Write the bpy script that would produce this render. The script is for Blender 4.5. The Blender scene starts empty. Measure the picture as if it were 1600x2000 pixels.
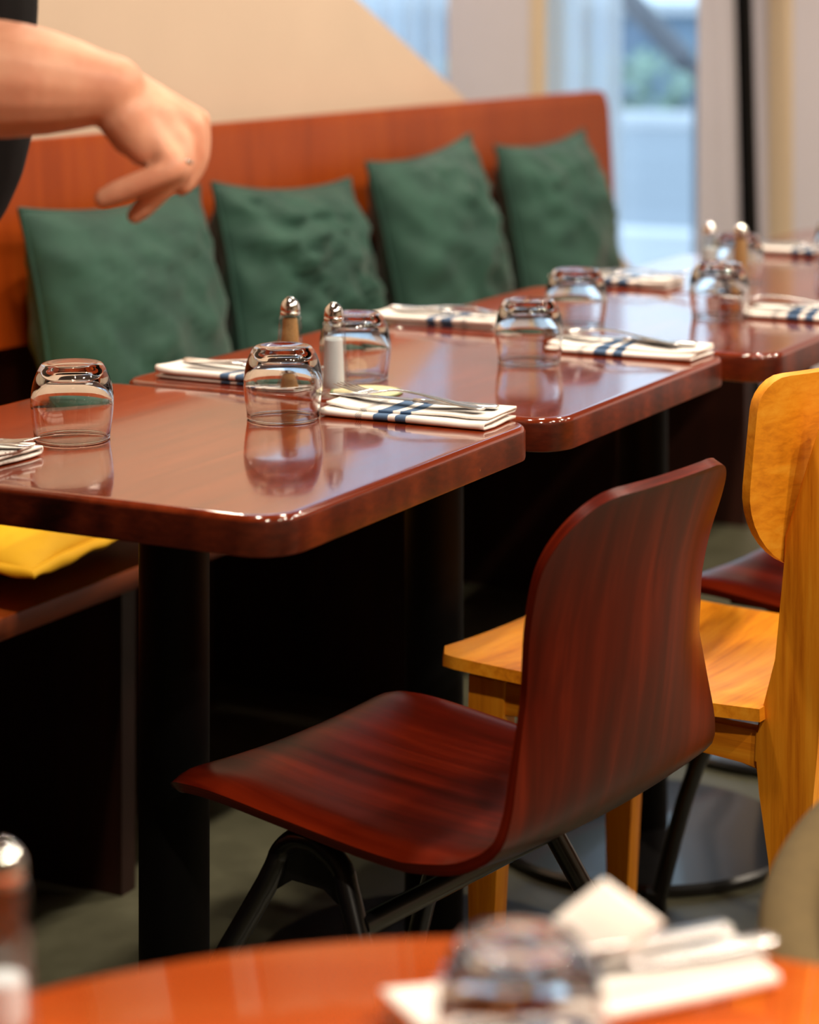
import bpy, bmesh, math, random
from math import sin, cos, pi, sqrt, radians, atan2
from mathutils import Vector, Matrix, noise

random.seed(7)
scene = bpy.context.scene
C = scene.collection

# ------------------------------------------------------------------ frame of the place
F_PX = 4530.0                 # focal length in pixels of the 1600x2000 frame
CAM_Z = 1.22
TOP = 0.76                    # height of the dining tables
AX, AY = -0.106, 2.043        # near corner of the first table: origin of the (p, r) frame
ANG = radians(28)
RH = Vector((sin(ANG), cos(ANG), 0))       # along the row of tables
PH = Vector((-cos(ANG), sin(ANG), 0))      # from the chairs towards the bench
ROT = radians(90) - ANG                    # local x = along the row, local y = towards the bench


def L(p, r, z=0.0):
    v = PH * p + RH * r
    return Vector((AX + v.x, AY + v.y, z))


# ------------------------------------------------------------------ camera
cam_d = bpy.data.cameras.new('camera')
cam = bpy.data.objects.new('camera', cam_d)
C.objects.link(cam)
cam.location = (0, 0, CAM_Z)
cam.rotation_euler = (radians(90), 0, 0)
cam_d.sensor_width = 36.0
cam_d.sensor_fit = 'AUTO'
cam_d.lens = F_PX * 36.0 / 2000.0
cam_d.shift_y = -0.5
cam_d.clip_start = 0.05
cam_d.clip_end = 200
cam_d.dof.use_dof = True
cam_d.dof.focus_distance = 2.42
cam_d.dof.aperture_fstop = 3.6
scene.camera = cam

# ------------------------------------------------------------------ world, exposure
w = bpy.data.worlds.new('overcast_sky')
scene.world = w
w.use_nodes = True
bg = w.node_tree.nodes['Background']
bg.inputs[0].default_value = (0.60, 0.77, 0.90, 1)
bg.inputs[1].default_value = 1.9
vs = scene.view_settings
vs.view_transform = 'Standard'
vs.look = 'None'
vs.exposure = 0.30
vs.gamma = 1.0
vs.use_curve_mapping = False
cy = scene.cycles
cy.max_bounces = 7
cy.diffuse_bounces = 2
cy.glossy_bounces = 4
cy.transmission_bounces = 7
cy.transparent_max_bounces = 8
cy.caustics_reflective = False
cy.caustics_refractive = True
cy.use_adaptive_sampling = True
cy.adaptive_threshold = 0.07


# ------------------------------------------------------------------ lights of the room and added fill
def ceiling_or_fill_light(p, r, power, col=(1.0, 0.85, 0.68), size=0.12, z=2.78, spread=150):
    d = bpy.data.lights.new('downlight_or_fill_beam', 'AREA')
    d.shape = 'DISK'
    d.size = size
    d.energy = power
    d.color = col
    d.spread = radians(spread)
    o = bpy.data.objects.new('downlight_or_fill_beam', d)
    C.objects.link(o)
    o.location = L(p, r, z)
    return o


LAMPS_AND_FILLS = [  # p, r, power
    (0.40, 0.30, 15), (0.35, 1.55, 15), (0.35, 2.8, 15),
    (-1.75, 0.40, 26), (-1.30, 1.75, 24), (-1.30, 3.1, 36),
    (-1.35, -1.35, 34), (-2.3, -0.45, 24), (-2.7, 1.1, 16), (-2.7, 2.5, 18),  # first two: fill added at the camera side to brighten surfaces facing it
    (2.2, 2.9, 26),  # added behind the bench wall to brighten the window piers
]
for p_, r_, e_ in LAMPS_AND_FILLS:
    ceiling_or_fill_light(p_, r_, e_, spread=150)


# ------------------------------------------------------------------ mesh helpers
def link(o, parent=None):
    C.objects.link(o)
    if parent is not None:
        o.parent = parent
    return o


def finish(me, smooth=True, angle=35):
    if smooth:
        for pl in me.polygons:
            pl.use_smooth = True
        if angle is not None:
            me.set_sharp_from_angle(angle=radians(angle))
    me.update()
    return me


def mesh_obj(name, verts, faces, mat, parent=None, smooth=True, angle=35, loc=None, rot=None):
    me = bpy.data.meshes.new(name)
    me.from_pydata([tuple(v) for v in verts], [], faces)
    me.validate()
    bm = bmesh.new()
    bm.from_mesh(me)
    bmesh.ops.recalc_face_normals(bm, faces=bm.faces)
    bm.to_mesh(me)
    bm.free()
    finish(me, smooth, angle)
    me.materials.append(mat)
    o = bpy.data.objects.new(name, me)
    link(o, parent)
    if loc is not None:
        o.location = loc
    if rot is not None:
        o.rotation_euler = rot
    return o


def bm_obj(name, bm, mat, parent=None, smooth=True, angle=35, loc=None, rot=None):
    me = bpy.data.meshes.new(name)
    bmesh.ops.recalc_face_normals(bm, faces=bm.faces)
    bm.to_mesh(me)
    bm.free()
    finish(me, smooth, angle)
    me.materials.append(mat)
    o = bpy.data.objects.new(name, me)
    link(o, parent)
    if loc is not None:
        o.location = loc
    if rot is not None:
        o.rotation_euler = rot
    return o


def add_box(bm, x0, x1, y0, y1, z0, z1, bevel=0.0, seg=2):
    r = bmesh.ops.create_cube(bm, size=1.0)
    vs_ = r['verts']
    for v in vs_:
        v.co = Vector(((x0 + x1) / 2 + v.co.x * (x1 - x0), (y0 + y1) / 2 + v.co.y * (y1 - y0), (z0 + z1) / 2 + v.co.z * (z1 - z0)))
    if bevel:
        es = list({e for v in vs_ for e in v.link_edges})
        bmesh.ops.bevel(bm, geom=es, offset=bevel, segments=seg, profile=0.5, affect='EDGES')


def box(name, x0, x1, y0, y1, z0, z1, mat, parent=None, bevel=0.0, seg=2, **k):
    bm = bmesh.new()
    add_box(bm, x0, x1, y0, y1, z0, z1, bevel, seg)
    return bm_obj(name, bm, mat, parent, **k)


def lathe(name, prof, mat, parent=None, seg=48, closed=False, facet=0, loc=None, angle=35):
    """prof: list of (radius, z). closed: the profile is a loop."""
    verts, faces = [], []
    n = len(prof)
    for i in range(seg):
        a = 2 * pi * i / seg
        for (r, z) in prof:
            verts.append((r * cos(a), r * sin(a), z))
    m = n if closed else n - 1
    for i in range(seg):
        j = (i + 1) % seg
        for k in range(m):
            k2 = (k + 1) % n
            faces.append((i * n + k, j * n + k, j * n + k2, i * n + k2))
    me = bpy.data.meshes.new(name)
    me.from_pydata(verts, [], faces)
    bm = bmesh.new()
    bm.from_mesh(me)
    bmesh.ops.remove_doubles(bm, verts=bm.verts, dist=1e-6)
    bmesh.ops.dissolve_degenerate(bm, edges=bm.edges, dist=1e-7)
    bpy.data.meshes.remove(me)
    return bm_obj(name, bm, mat, parent, angle=angle, loc=loc)


def tube_geo(pts, rad, seg=10, caps=True):
    """verts, faces of a tube through pts; rad: number or list."""
    pts = [Vector(p) for p in pts]
    n = len(pts)
    rads = rad if isinstance(rad, (list, tuple)) else [rad] * n
    verts, faces = [], []
    prev = None
    for i, p in enumerate(pts):
        t = (pts[min(i + 1, n - 1)] - pts[max(i - 1, 0)]).normalized()
        if prev is None:
            ref = Vector((0, 0, 1)) if abs(t.z) < 0.9 else Vector((1, 0, 0))
            u = t.cross(ref).normalized()
        else:
            u = (prev - t * prev.dot(t)).normalized()
        v = t.cross(u)
        prev = u
        for k in range(seg):
            a = 2 * pi * k / seg
            verts.append(p + (u * cos(a) + v * sin(a)) * rads[i])
    for i in range(n - 1):
        for k in range(seg):
            k2 = (k + 1) % seg
            faces.append((i * seg + k, i * seg + k2, (i + 1) * seg + k2, (i + 1) * seg + k))
    if caps:
        faces.append(tuple(range(seg)))
        faces.append(tuple((n - 1) * seg + k for k in range(seg)))
    return verts, faces


def tube(name, pts, rad, mat, parent=None, seg=10, **k):
    v, f = tube_geo(pts, rad, seg)
    return mesh_obj(name, v, f, mat, parent, **k)


def smooth_path(pts, sub=6):
    """Catmull-Rom through pts."""
    pts = [Vector(p) for p in pts]
    out = []
    for i in range(len(pts) - 1):
        p0 = pts[max(i - 1, 0)]
        p1 = pts[i]
        p2 = pts[i + 1]
        p3 = pts[min(i + 2, len(pts) - 1)]
        for s in range(sub):
            t = s / sub
            out.append(0.5 * ((2 * p1) + (p2 - p0) * t + (2 * p0 - 5 * p1 + 4 * p2 - p3) * t * t + (3 * p1 - p0 - 3 * p2 + p3) * t ** 3))
    out.append(pts[-1])
    return out


def shell_geo(grid, th):
    """thick sheet from a grid of points grid[i][j]; th: thickness."""
    n, m = len(grid), len(grid[0])
    up, dn = [], []
    for i in range(n):
        for j in range(m):
            a = grid[min(i + 1, n - 1)][j] - grid[max(i - 1, 0)][j]
            b = grid[i][min(j + 1, m - 1)] - grid[i][max(j - 1, 0)]
            nn = a.cross(b)
            nn = nn.normalized() if nn.length > 1e-12 else Vector((0, 0, 1))
            up.append(grid[i][j] + nn * th / 2)
            dn.append(grid[i][j] - nn * th / 2)
    verts = up + dn
    N = n * m
    faces = []
    for i in range(n - 1):
        for j in range(m - 1):
            a, b, c, d = i * m + j, i * m + j + 1, (i + 1) * m + j + 1, (i + 1) * m + j
            faces.append((a, b, c, d))
            faces.append((N + a, N + d, N + c, N + b))
    ring = [(0, j) for j in range(m)] + [(i, m - 1) for i in range(1, n)] + [(n - 1, j) for j in range(m - 2, -1, -1)] + [(i, 0) for i in range(n - 2, 0, -1)]
    ids = [i * m + j for i, j in ring]
    for k in range(len(ids)):
        a, b = ids[k], ids[(k + 1) % len(ids)]
        faces.append((a, b, N + b, N + a))
    return verts, faces


def prism(name, outline, y0, y1, mat, parent=None, axis='y', bevel=0.0, smooth=True, angle=35, seg=2, **k):
    """outline of (a, z) points extruded: axis 'y' -> (a, y, z); axis 'x' -> (x, a, z); axis 'z' -> (a, b, z)."""
    bm = bmesh.new()

    def pt(a, b, c):
        return {'y': (a, c, b), 'x': (c, a, b), 'z': (a, b, c)}[axis]
    v0 = [bm.verts.new(pt(a, b, y0)) for a, b in outline]
    v1 = [bm.verts.new(pt(a, b, y1)) for a, b in outline]
    n = len(outline)
    f0 = bm.faces.new(v0)
    f1 = bm.faces.new(v1[::-1])
    for i in range(n):
        bm.faces.new((v0[i], v0[(i + 1) % n], v1[(i + 1) % n], v1[i]))
    if bevel:
        es = list(f0.edges) + list(f1.edges)
        bmesh.ops.bevel(bm, geom=es, offset=bevel, segments=seg, profile=0.5, affect='EDGES')
    return bm_obj(name, bm, mat, parent, smooth=smooth, angle=angle, **k)


def round_rect(x0, x1, y0, y1, rad, n=8):
    rr = rad if isinstance(rad, (list, tuple)) else [rad] * 4   # corners: x1y1, x0y1, x0y0, x1y0
    cs = [(x1, y1, 0), (x0, y1, 90), (x0, y0, 180), (x1, y0, 270)]
    out = []
    for (cx, cy, a0), R in zip(cs, rr):
        sx = -1 if cx == x1 else 1
        sy = -1 if cy == y1 else 1
        ox, oy = cx + sx * R, cy + sy * R
        if R <= 1e-6:
            out.append((cx, cy))
            continue
        for k in range(n + 1):
            a = radians(a0 + 90 * k / n)
            out.append((ox + R * cos(a), oy + R * sin(a)))
    return out


def tag(o, label=None, cat=None, group=None, kind=None):
    if label:
        o['label'] = label
    if cat:
        o['category'] = cat
    if group:
        o['group'] = group
    if kind:
        o['kind'] = kind
    return o


def thing(name, label, cat, loc=(0, 0, 0), rz=0.0, group=None):
    o = bpy.data.objects.new(name, None)
    o.empty_display_size = 0.05
    link(o)
    o.location = loc
    o.rotation_euler = (0, 0, rz)
    return tag(o, label, cat, group)


def dup(root, loc, rz, label, group=None):
    r = root.copy()
    C.objects.link(r)
    r.location = loc
    r.rotation_euler = (0, 0, rz)
    r['label'] = label
    if group:
        r['group'] = group
    for ch in list(root.children):
        c = ch.copy()
        C.objects.link(c)
        c.parent = r
        for g in list(ch.children):
            d = g.copy()
            C.objects.link(d)
            d.parent = c
    return r


# ------------------------------------------------------------------ materials
def srgb(r, g, b):
    def f(c):
        c /= 255.0
        return c / 12.92 if c <= 0.04045 else ((c + 0.055) / 1.055) ** 2.4
    return (f(r), f(g), f(b), 1)


def new_mat(name):
    m = bpy.data.materials.new(name)
    m.use_nodes = True
    return m, m.node_tree.nodes, m.node_tree.links, m.node_tree.nodes['Principled BSDF']


def coords(N, K, scale=(1, 1, 1), space='Object', rot=(0, 0, 0)):
    tc = N.new('ShaderNodeTexCoord')
    mp = N.new('ShaderNodeMapping')
    mp.inputs['Scale'].default_value = scale
    mp.inputs['Rotation'].default_value = rot
    K.new(tc.outputs[space], mp.inputs['Vector'])
    return mp.outputs['Vector']


def ramp(N, K, fac, stops):
    cr = N.new('ShaderNodeValToRGB')
    e = cr.color_ramp.elements
    e[0].position, e[0].color = stops[0]
    e[1].position, e[1].color = stops[-1]
    for pos, col in stops[1:-1]:
        x = e.new(pos)
        x.color = col
    K.new(fac, cr.inputs['Fac'])
    return cr.outputs['Color']


def noise_tex(N, K, vec, scale, detail=4, rough=0.55, dist=0.0):
    n = N.new('ShaderNodeTexNoise')
    n.inputs['Scale'].default_value = scale
    n.inputs['Detail'].default_value = detail
    n.inputs['Roughness'].default_value = rough
    n.inputs['Distortion'].default_value = dist
    K.new(vec, n.inputs['Vector'])
    return n.outputs['Fac']


def bump(N, K, B, height, strength, dist=0.001):
    b = N.new('ShaderNodeBump')
    b.inputs['Strength'].default_value = strength
    b.inputs['Distance'].default_value = dist
    K.new(height, b.inputs['Height'])
    K.new(b.outputs['Normal'], B.inputs['Normal'])


def plain(name, col, rough=0.5, metal=0.0, coat=0.0, spec=0.5, var=0.0, vscale=20):
    m, N, K, B = new_mat(name)
    B.inputs['Base Color'].default_value = col
    B.inputs['Roughness'].default_value = rough
    B.inputs['Metallic'].default_value = metal
    B.inputs['Coat Weight'].default_value = coat
    B.inputs['Specular IOR Level'].default_value = spec
    if var:
        f = noise_tex(N, K, coords(N, K), vscale, 3)
        a = tuple(c * (1 - var) for c in col[:3]) + (1,)
        b = tuple(min(1, c * (1 + var)) for c in col[:3]) + (1,)
        K.new(ramp(N, K, f, [(0.3, a), (0.7, b)]), B.inputs['Base Color'])
    return m


def wood(name, dark, mid, light, axis='x', fine=90.0, stretch=14.0, rough=0.3, coat=0.0, coat_rough=0.08, brel=0.12, chips=0.0, spec=0.5, attr=False):
    """long grain along one local axis"""
    m, N, K, B = new_mat(name)
    s = {'x': (1 / stretch, 1, 1), 'y': (1, 1 / stretch, 1), 'z': (1, 1, 1 / stretch)}[axis]
    v = coords(N, K, s)
    if attr:
        at = N.new('ShaderNodeAttribute')
        at.attribute_name = 'grain'
        K.new(at.outputs['Vector'], v.node.inputs['Vector'])
    f1 = noise_tex(N, K, v, fine, 6, 0.6, 0.4)
    f2 = noise_tex(N, K, v, fine * 0.16, 3, 0.5, 1.2)
    mx = N.new('ShaderNodeMix')
    mx.data_type = 'FLOAT'
    mx.inputs[0].default_value = 0.5
    K.new(f1, mx.inputs[2])
    K.new(f2, mx.inputs[3])
    colr = ramp(N, K, mx.outputs[0], [(0.32, dark), (0.5, mid), (0.68, light)])
    if chips:
        ch = noise_tex(N, K, coords(N, K, (1, 1, 1)), 60, 2, 0.5)
        chc = ramp(N, K, ch, [(1 - chips, (0, 0, 0, 1)), (min(1, 1.02 - chips), (1, 1, 1, 1))])
        mc = N.new('ShaderNodeMix')
        mc.data_type = 'RGBA'
        K.new(chc, mc.inputs[0])
        K.new(colr, mc.inputs[6])
        mc.inputs[7].default_value = srgb(205, 140, 90)
        colr = mc.outputs[2]
    K.new(colr, B.inputs['Base Color'])
    B.inputs['Roughness'].default_value = rough
    B.inputs['Coat Weight'].default_value = coat
    B.inputs['Coat Roughness'].default_value = coat_rough
    B.inputs['Coat IOR'].default_value = 1.6 if coat == 1.0 else 1.5
    B.inputs['Specular IOR Level'].default_value = spec
    if brel:
        bump(N, K, B, f1, brel, 0.0006)
    return m


M = {}
M['table'] = wood('varnished_red_brown_wood', srgb(82, 26, 10), srgb(112, 40, 16), srgb(138, 56, 26), 'x', 60, 18, 0.11, 0.5, 0.05, 0.10)
M['front_table'] = wood('orange_red_wood', srgb(196, 80, 30), srgb(222, 98, 40), srgb(230, 116, 54), 'x', 26, 12, 0.12, 1.0, 0.06, 0.02)
M['bench'] = wood('warm_brown_ply', srgb(138, 54, 8), srgb(156, 64, 12), srgb(166, 74, 16), 'z', 40, 14, 0.42, 0, brel=0.06, spec=0.25)
M['bench_seat'] = wood('brown_bench_seat', srgb(120, 50, 14), srgb(148, 66, 20), srgb(164, 78, 26), 'x', 50, 14, 0.35, 0, brel=0.08)
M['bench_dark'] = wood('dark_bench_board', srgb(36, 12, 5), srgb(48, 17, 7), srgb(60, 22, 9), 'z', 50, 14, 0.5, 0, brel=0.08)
M['chair_brown'] = wood('dark_red_brown_ply', srgb(30, 4, 1), srgb(80, 15, 3), srgb(122, 34, 8), 'x', 34, 14, 0.28, 0.0, 0.12, 0.05, spec=0.25, attr=True)
M['chair_brown_edge'] = M['chair_brown']
M['oak'] = wood('honey_oak', srgb(186, 98, 10), srgb(230, 142, 26), srgb(244, 166, 44), 'z', 150, 20, 0.38, 0.0, 0.2, 0.25, spec=0.35)
M['oak_x'] = wood('honey_oak_rails', srgb(186, 98, 10), srgb(230, 142, 26), srgb(244, 166, 44), 'x', 150, 20, 0.38, 0.0, 0.2, 0.25, spec=0.35)
M['oak_y'] = wood('honey_oak_panel', srgb(200, 112, 14), srgb(236, 148, 28), srgb(248, 170, 48), 'y', 130, 20, 0.38, 0.0, 0.2, 0.2, spec=0.35)
M['black'] = plain('black_steel', srgb(16, 15, 16), 0.28, 0.0, 0.3)
M['black_matt'] = plain('black_column_paint', srgb(8, 7, 7), 0.55, spec=0.12)
M['chrome'] = plain('chrome', (0.82, 0.80, 0.78, 1), 0.10, 1.0)
M['steel'] = plain('cutlery_steel', (0.78, 0.77, 0.76, 1), 0.26, 1.0)
M['silver'] = plain('silver_ring', (0.8, 0.78, 0.74, 1), 0.2, 1.0)
M['cream'] = plain('cream_plaster', srgb(222, 199, 176), 0.75, var=0.03, vscale=3)
M['white_wall'] = plain('white_paint', srgb(232, 226, 234), 0.7, var=0.02, vscale=3)
M['reveal'] = plain('warm_lit_reveal', srgb(240, 216, 184), 0.7, var=0.02, vscale=3)  # warm light falling on the reveals is put into their colour
M['room_wall'] = plain('room_wall_paint', srgb(150, 134, 116), 0.8, var=0.03, vscale=2)
M['ceiling'] = plain('ceiling_paint', srgb(100, 95, 90), 0.85, var=0.03, vscale=2)
M['frame_dark'] = plain('dark_window_frame', srgb(58, 72, 80), 0.5)
M['salt'] = plain('salt', srgb(250, 244, 238), 0.9, var=0.02, vscale=400)
M['pepper'] = plain('ground_pepper', srgb(196, 140, 84), 0.9, var=0.2, vscale=600)
M['fabric_olive'] = plain('olive_beige_fabric', srgb(94, 77, 44), 0.9, var=0.08, vscale=60)
M['kerb'] = plain('pale_kerb_stone', srgb(232, 232, 236), 0.8, var=0.03)
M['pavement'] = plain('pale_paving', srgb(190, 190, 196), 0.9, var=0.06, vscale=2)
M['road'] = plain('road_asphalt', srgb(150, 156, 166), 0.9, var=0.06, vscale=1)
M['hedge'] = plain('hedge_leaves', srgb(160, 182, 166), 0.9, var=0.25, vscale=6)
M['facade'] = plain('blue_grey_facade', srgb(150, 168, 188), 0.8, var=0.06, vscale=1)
M['facade_dark'] = plain('facade_window', srgb(122, 142, 166), 0.2)
M['rail'] = plain('grey_rail_paint', srgb(120, 120, 126), 0.6)
M['black_cloth'] = plain('black_cotton', srgb(14, 12, 14), 0.95, var=0.2, vscale=40, spec=0.2)
M['trousers'] = plain('dark_trouser_cloth', srgb(20, 20, 26), 0.95, var=0.15, vscale=40, spec=0.2)
M['shoe'] = plain('black_shoe_leather', srgb(16, 14, 13), 0.4)
M['hair'] = plain('dark_brown_hair', srgb(40, 26, 18), 0.6, var=0.3, vscale=80)
M['nail'] = plain('finger_nail', srgb(226, 170, 156), 0.3)
M['eye'] = plain('eye_white', srgb(235, 232, 228), 0.2)


def mat_floor():
    m, N, K, B = new_mat('polished_concrete')
    v = coords(N, K)
    f = noise_tex(N, K, v, 2.2, 6, 0.6)
    f2 = noise_tex(N, K, v, 14, 4, 0.6)
    mx = N.new('ShaderNodeMix')
    mx.data_type = 'FLOAT'
    mx.inputs[0].default_value = 0.45
    K.new(f, mx.inputs[2])
    K.new(f2, mx.inputs[3])
    K.new(ramp(N, K, mx.outputs[0], [(0.3, srgb(68, 67, 50)), (0.55, srgb(86, 85, 67)), (0.75, srgb(106, 105, 84))]), B.inputs['Base Color'])
    B.inputs['Roughness'].default_value = 0.38
    bump(N, K, B, f2, 0.1, 0.002)
    return m


def mat_cloth(name, dark, light, sheen=0.3, rough=0.75, relief=0.25):
    m, N, K, B = new_mat(name)
    v = coords(N, K)
    f = noise_tex(N, K, v, 9, 5, 0.6)
    K.new(ramp(N, K, f, [(0.3, dark), (0.7, light)]), B.inputs['Base Color'])
    B.inputs['Roughness'].default_value = rough
    B.inputs['Sheen Weight'].default_value = sheen
    B.inputs['Sheen Roughness'].default_value = 0.4
    wv = noise_tex(N, K, v, 700, 2)
    bump(N, K, B, wv, relief, 0.0005)
    return m


def mat_glass(name, col=(1, 1, 1, 1), ior=1.5):
    m, N, K, B = new_mat(name)
    B.inputs['Base Color'].default_value = col
    B.inputs['Transmission Weight'].default_value = 1.0
    B.inputs['Roughness'].default_value = 0.0
    B.inputs['IOR'].default_value = ior
    return m


def mat_pane():
    m, N, K, B = new_mat('window_pane')
    out = N['Material Output']
    lw_ = N.new('ShaderNodeLayerWeight')
    pw = N.new('ShaderNodeMath'); pw.operation = 'POWER'; pw.inputs[1].default_value = 4.0
    K.new(lw_.outputs['Facing'], pw.inputs[0])
    fr = N.new('ShaderNodeMath'); fr.operation = 'MULTIPLY_ADD'; fr.inputs[1].default_value = 0.9; fr.inputs[2].default_value = 0.05
    K.new(pw.outputs[0], fr.inputs[0])
    tr = N.new('ShaderNodeBsdfTransparent')
    tr.inputs[0].default_value = (0.93, 0.97, 1.0, 1)
    gl = N.new('ShaderNodeBsdfGlossy')
    gl.inputs['Roughness'].default_value = 0.02
    mx = N.new('ShaderNodeMixShader')
    K.new(fr.outputs[0], mx.inputs[0])
    K.new(tr.outputs[0], mx.inputs[1])
    K.new(gl.outputs[0], mx.inputs[2])
    K.new(mx.outputs[0], out.inputs['Surface'])
    return m


def mat_curtain():
    m, N, K, B = new_mat('sheer_curtain')
    out = N['Material Output']
    df = N.new('ShaderNodeBsdfDiffuse')
    df.inputs[0].default_value = srgb(240, 244, 250)
    tl = N.new('ShaderNodeBsdfTranslucent')
    tl.inputs[0].default_value = srgb(236, 244, 252)
    tr = N.new('ShaderNodeBsdfTransparent')
    a = N.new('ShaderNodeMixShader')
    a.inputs[0].default_value = 0.85
    K.new(df.outputs[0], a.inputs[1])
    K.new(tl.outputs[0], a.inputs[2])
    b = N.new('ShaderNodeMixShader')
    b.inputs[0].default_value = 0.35
    K.new(a.outputs[0], b.inputs[1])
    K.new(tr.outputs[0], b.inputs[2])
    K.new(b.outputs[0], out.inputs['Surface'])
    return m


def mat_skin():
    m, N, K, B = new_mat('skin')
    v = coords(N, K)
    f = noise_tex(N, K, v, 26, 4, 0.6)
    K.new(ramp(N, K, f, [(0.3, srgb(224, 150, 120)), (0.7, srgb(240, 180, 148))]), B.inputs['Base Color'])
    B.inputs['Roughness'].default_value = 0.5
    B.inputs['Subsurface Weight'].default_value = 0.0
    B.inputs['Subsurface Radius'].default_value = (0.012, 0.004, 0.002)
    B.inputs['Subsurface Scale'].default_value = 0.6
    f2 = noise_tex(N, K, v, 240, 3)
    bump(N, K, B, f2, 0.15, 0.0008)
    return m


def mat_napkin():
    """white cotton, two blue bands and a thin herringbone band across the length (local x 0..0.2)"""
    m, N, K, B = new_mat('striped_napkin_cotton')
    tc = N.new('ShaderNodeTexCoord')
    sp = N.new('ShaderNodeSeparateXYZ')
    K.new(tc.outputs['Object'], sp.inputs[0])

    def band(a, b):
        g = N.new('ShaderNodeMath'); g.operation = 'GREATER_THAN'; g.inputs[1].default_value = a
        l = N.new('ShaderNodeMath'); l.operation = 'LESS_THAN'; l.inputs[1].default_value = b
        K.new(sp.outputs['X'], g.inputs[0]); K.new(sp.outputs['X'], l.inputs[0])
        x = N.new('ShaderNodeMath'); x.operation = 'MULTIPLY'
        K.new(g.outputs[0], x.inputs[0]); K.new(l.outputs[0], x.inputs[1])
        return x.outputs[0]
    b1, b2, b3 = band(0.066, 0.084), band(0.093, 0.106), band(0.044, 0.052)
    ad = N.new('ShaderNodeMath'); ad.operation = 'ADD'
    K.new(b1, ad.inputs[0]); K.new(b2, ad.inputs[1])
    # herringbone band
    wv = N.new('ShaderNodeTexWave')
    wv.wave_type = 'BANDS'; wv.bands_direction = 'DIAGONAL'
    wv.inputs['Scale'].default_value = 260
    K.new(tc.outputs['Object'], wv.inputs['Vector'])
    gt = N.new('ShaderNodeMath'); gt.operation = 'GREATER_THAN'; gt.inputs[1].default_value = 0.5
    K.new(wv.outputs['Fac'], gt.inputs[0])
    hb = N.new('ShaderNodeMath'); hb.operation = 'MULTIPLY'
    K.new(b3, hb.inputs[0]); K.new(gt.outputs[0], hb.inputs[1])
    m1 = N.new('ShaderNodeMix'); m1.data_type = 'RGBA'
    K.new(ad.outputs[0], m1.inputs[0])
    m1.inputs[6].default_value = srgb(246, 240, 234)
    m1.inputs[7].default_value = srgb(82, 108, 142)
    m2 = N.new('ShaderNodeMix'); m2.data_type = 'RGBA'
    K.new(hb.outputs[0], m2.inputs[0])
    K.new(m1.outputs[2], m2.inputs[6])
    m2.inputs[7].default_value = srgb(120, 124, 132)
    K.new(m2.outputs[2], B.inputs['Base Color'])
    B.inputs['Roughness'].default_value = 0.9
    B.inputs['Specular IOR Level'].default_value = 0.2
    v = coords(N, K)
    f = noise_tex(N, K, v, 90, 3)
    bump(N, K, B, f, 0.15, 0.002)
    return m


def mat_coaster():
    m, N, K, B = new_mat('printed_coaster_card')
    tc = N.new('ShaderNodeTexCoord')
    sp = N.new('ShaderNodeSeparateXYZ')
    K.new(tc.outputs['Object'], sp.inputs[0])

    def mth(op, a, b=None):
        n = N.new('ShaderNodeMath'); n.operation = op
        if isinstance(a, float): n.inputs[0].default_value = a
        else: K.new(a, n.inputs[0])
        if b is not None:
            if isinstance(b, float): n.inputs[1].default_value = b
            else: K.new(b, n.inputs[1])
        return n.outputs[0]
    ax = mth('ABSOLUTE', sp.outputs['X']); ay = mth('ABSOLUTE', sp.outputs['Y'])
    man = mth('ADD', ax, ay)
    dia = mth('MULTIPLY', mth('GREATER_THAN', man, 0.0185), mth('LESS_THAN', man, 0.0212))
    rad = mth('SQRT', mth('ADD', mth('MULTIPLY', sp.outputs['X'], sp.outputs['X']), mth('MULTIPLY', sp.outputs['Y'], sp.outputs['Y'])))
    ring = mth('GREATER_THAN', rad, 0.0395)
    bars = mth('MULTIPLY', mth('LESS_THAN', mth('ABSOLUTE', mth('SUBTRACT', ay, 0.004)), 0.0014), mth('LESS_THAN', ax, 0.009))
    msk = mth('MINIMUM', mth('ADD', mth('ADD', dia, ring), bars), 1.0)
    mx = N.new('ShaderNodeMix'); mx.data_type = 'RGBA'
    K.new(msk, mx.inputs[0])
    mx.inputs[6].default_value = srgb(232, 214, 168)
    mx.inputs[7].default_value = srgb(128, 146, 104)
    K.new(mx.outputs[2], B.inputs['Base Color'])
    B.inputs['Roughness'].default_value = 0.8
    return m


def mat_table_edge():
    m, N, K, B = new_mat('worn_table_edge')
    f0 = noise_tex(N, K, coords(N, K, (1, 1, 0.02)), 22, 1, 0.3)
    f1 = noise_tex(N, K, coords(N, K, (1, 1, 3)), 60, 4, 0.6)
    mx = N.new('ShaderNodeMix'); mx.data_type = 'FLOAT'; mx.inputs[0].default_value = 0.4
    K.new(f0, mx.inputs[2]); K.new(f1, mx.inputs[3])
    c = ramp(N, K, mx.outputs[0], [(0.36, srgb(58, 17, 7)), (0.5, srgb(86, 29, 12)), (0.64, srgb(112, 42, 17))])
    ch = noise_tex(N, K, coords(N, K, (1, 1, 0.6), rot=(0.3, 0.2, 0.5)), 75, 2, 0.5)
    chm = ramp(N, K, ch, [(0.745, (0, 0, 0, 1)), (0.755, (1, 1, 1, 1))])
    mc = N.new('ShaderNodeMix'); mc.data_type = 'RGBA'
    K.new(chm, mc.inputs[0]); K.new(c, mc.inputs[6])
    mc.inputs[7].default_value = srgb(200, 120, 70)
    K.new(mc.outputs[2], B.inputs['Base Color'])
    B.inputs['Roughness'].default_value = 0.36
    bump(N, K, B, f1, 0.15, 0.001)
    return m


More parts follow.
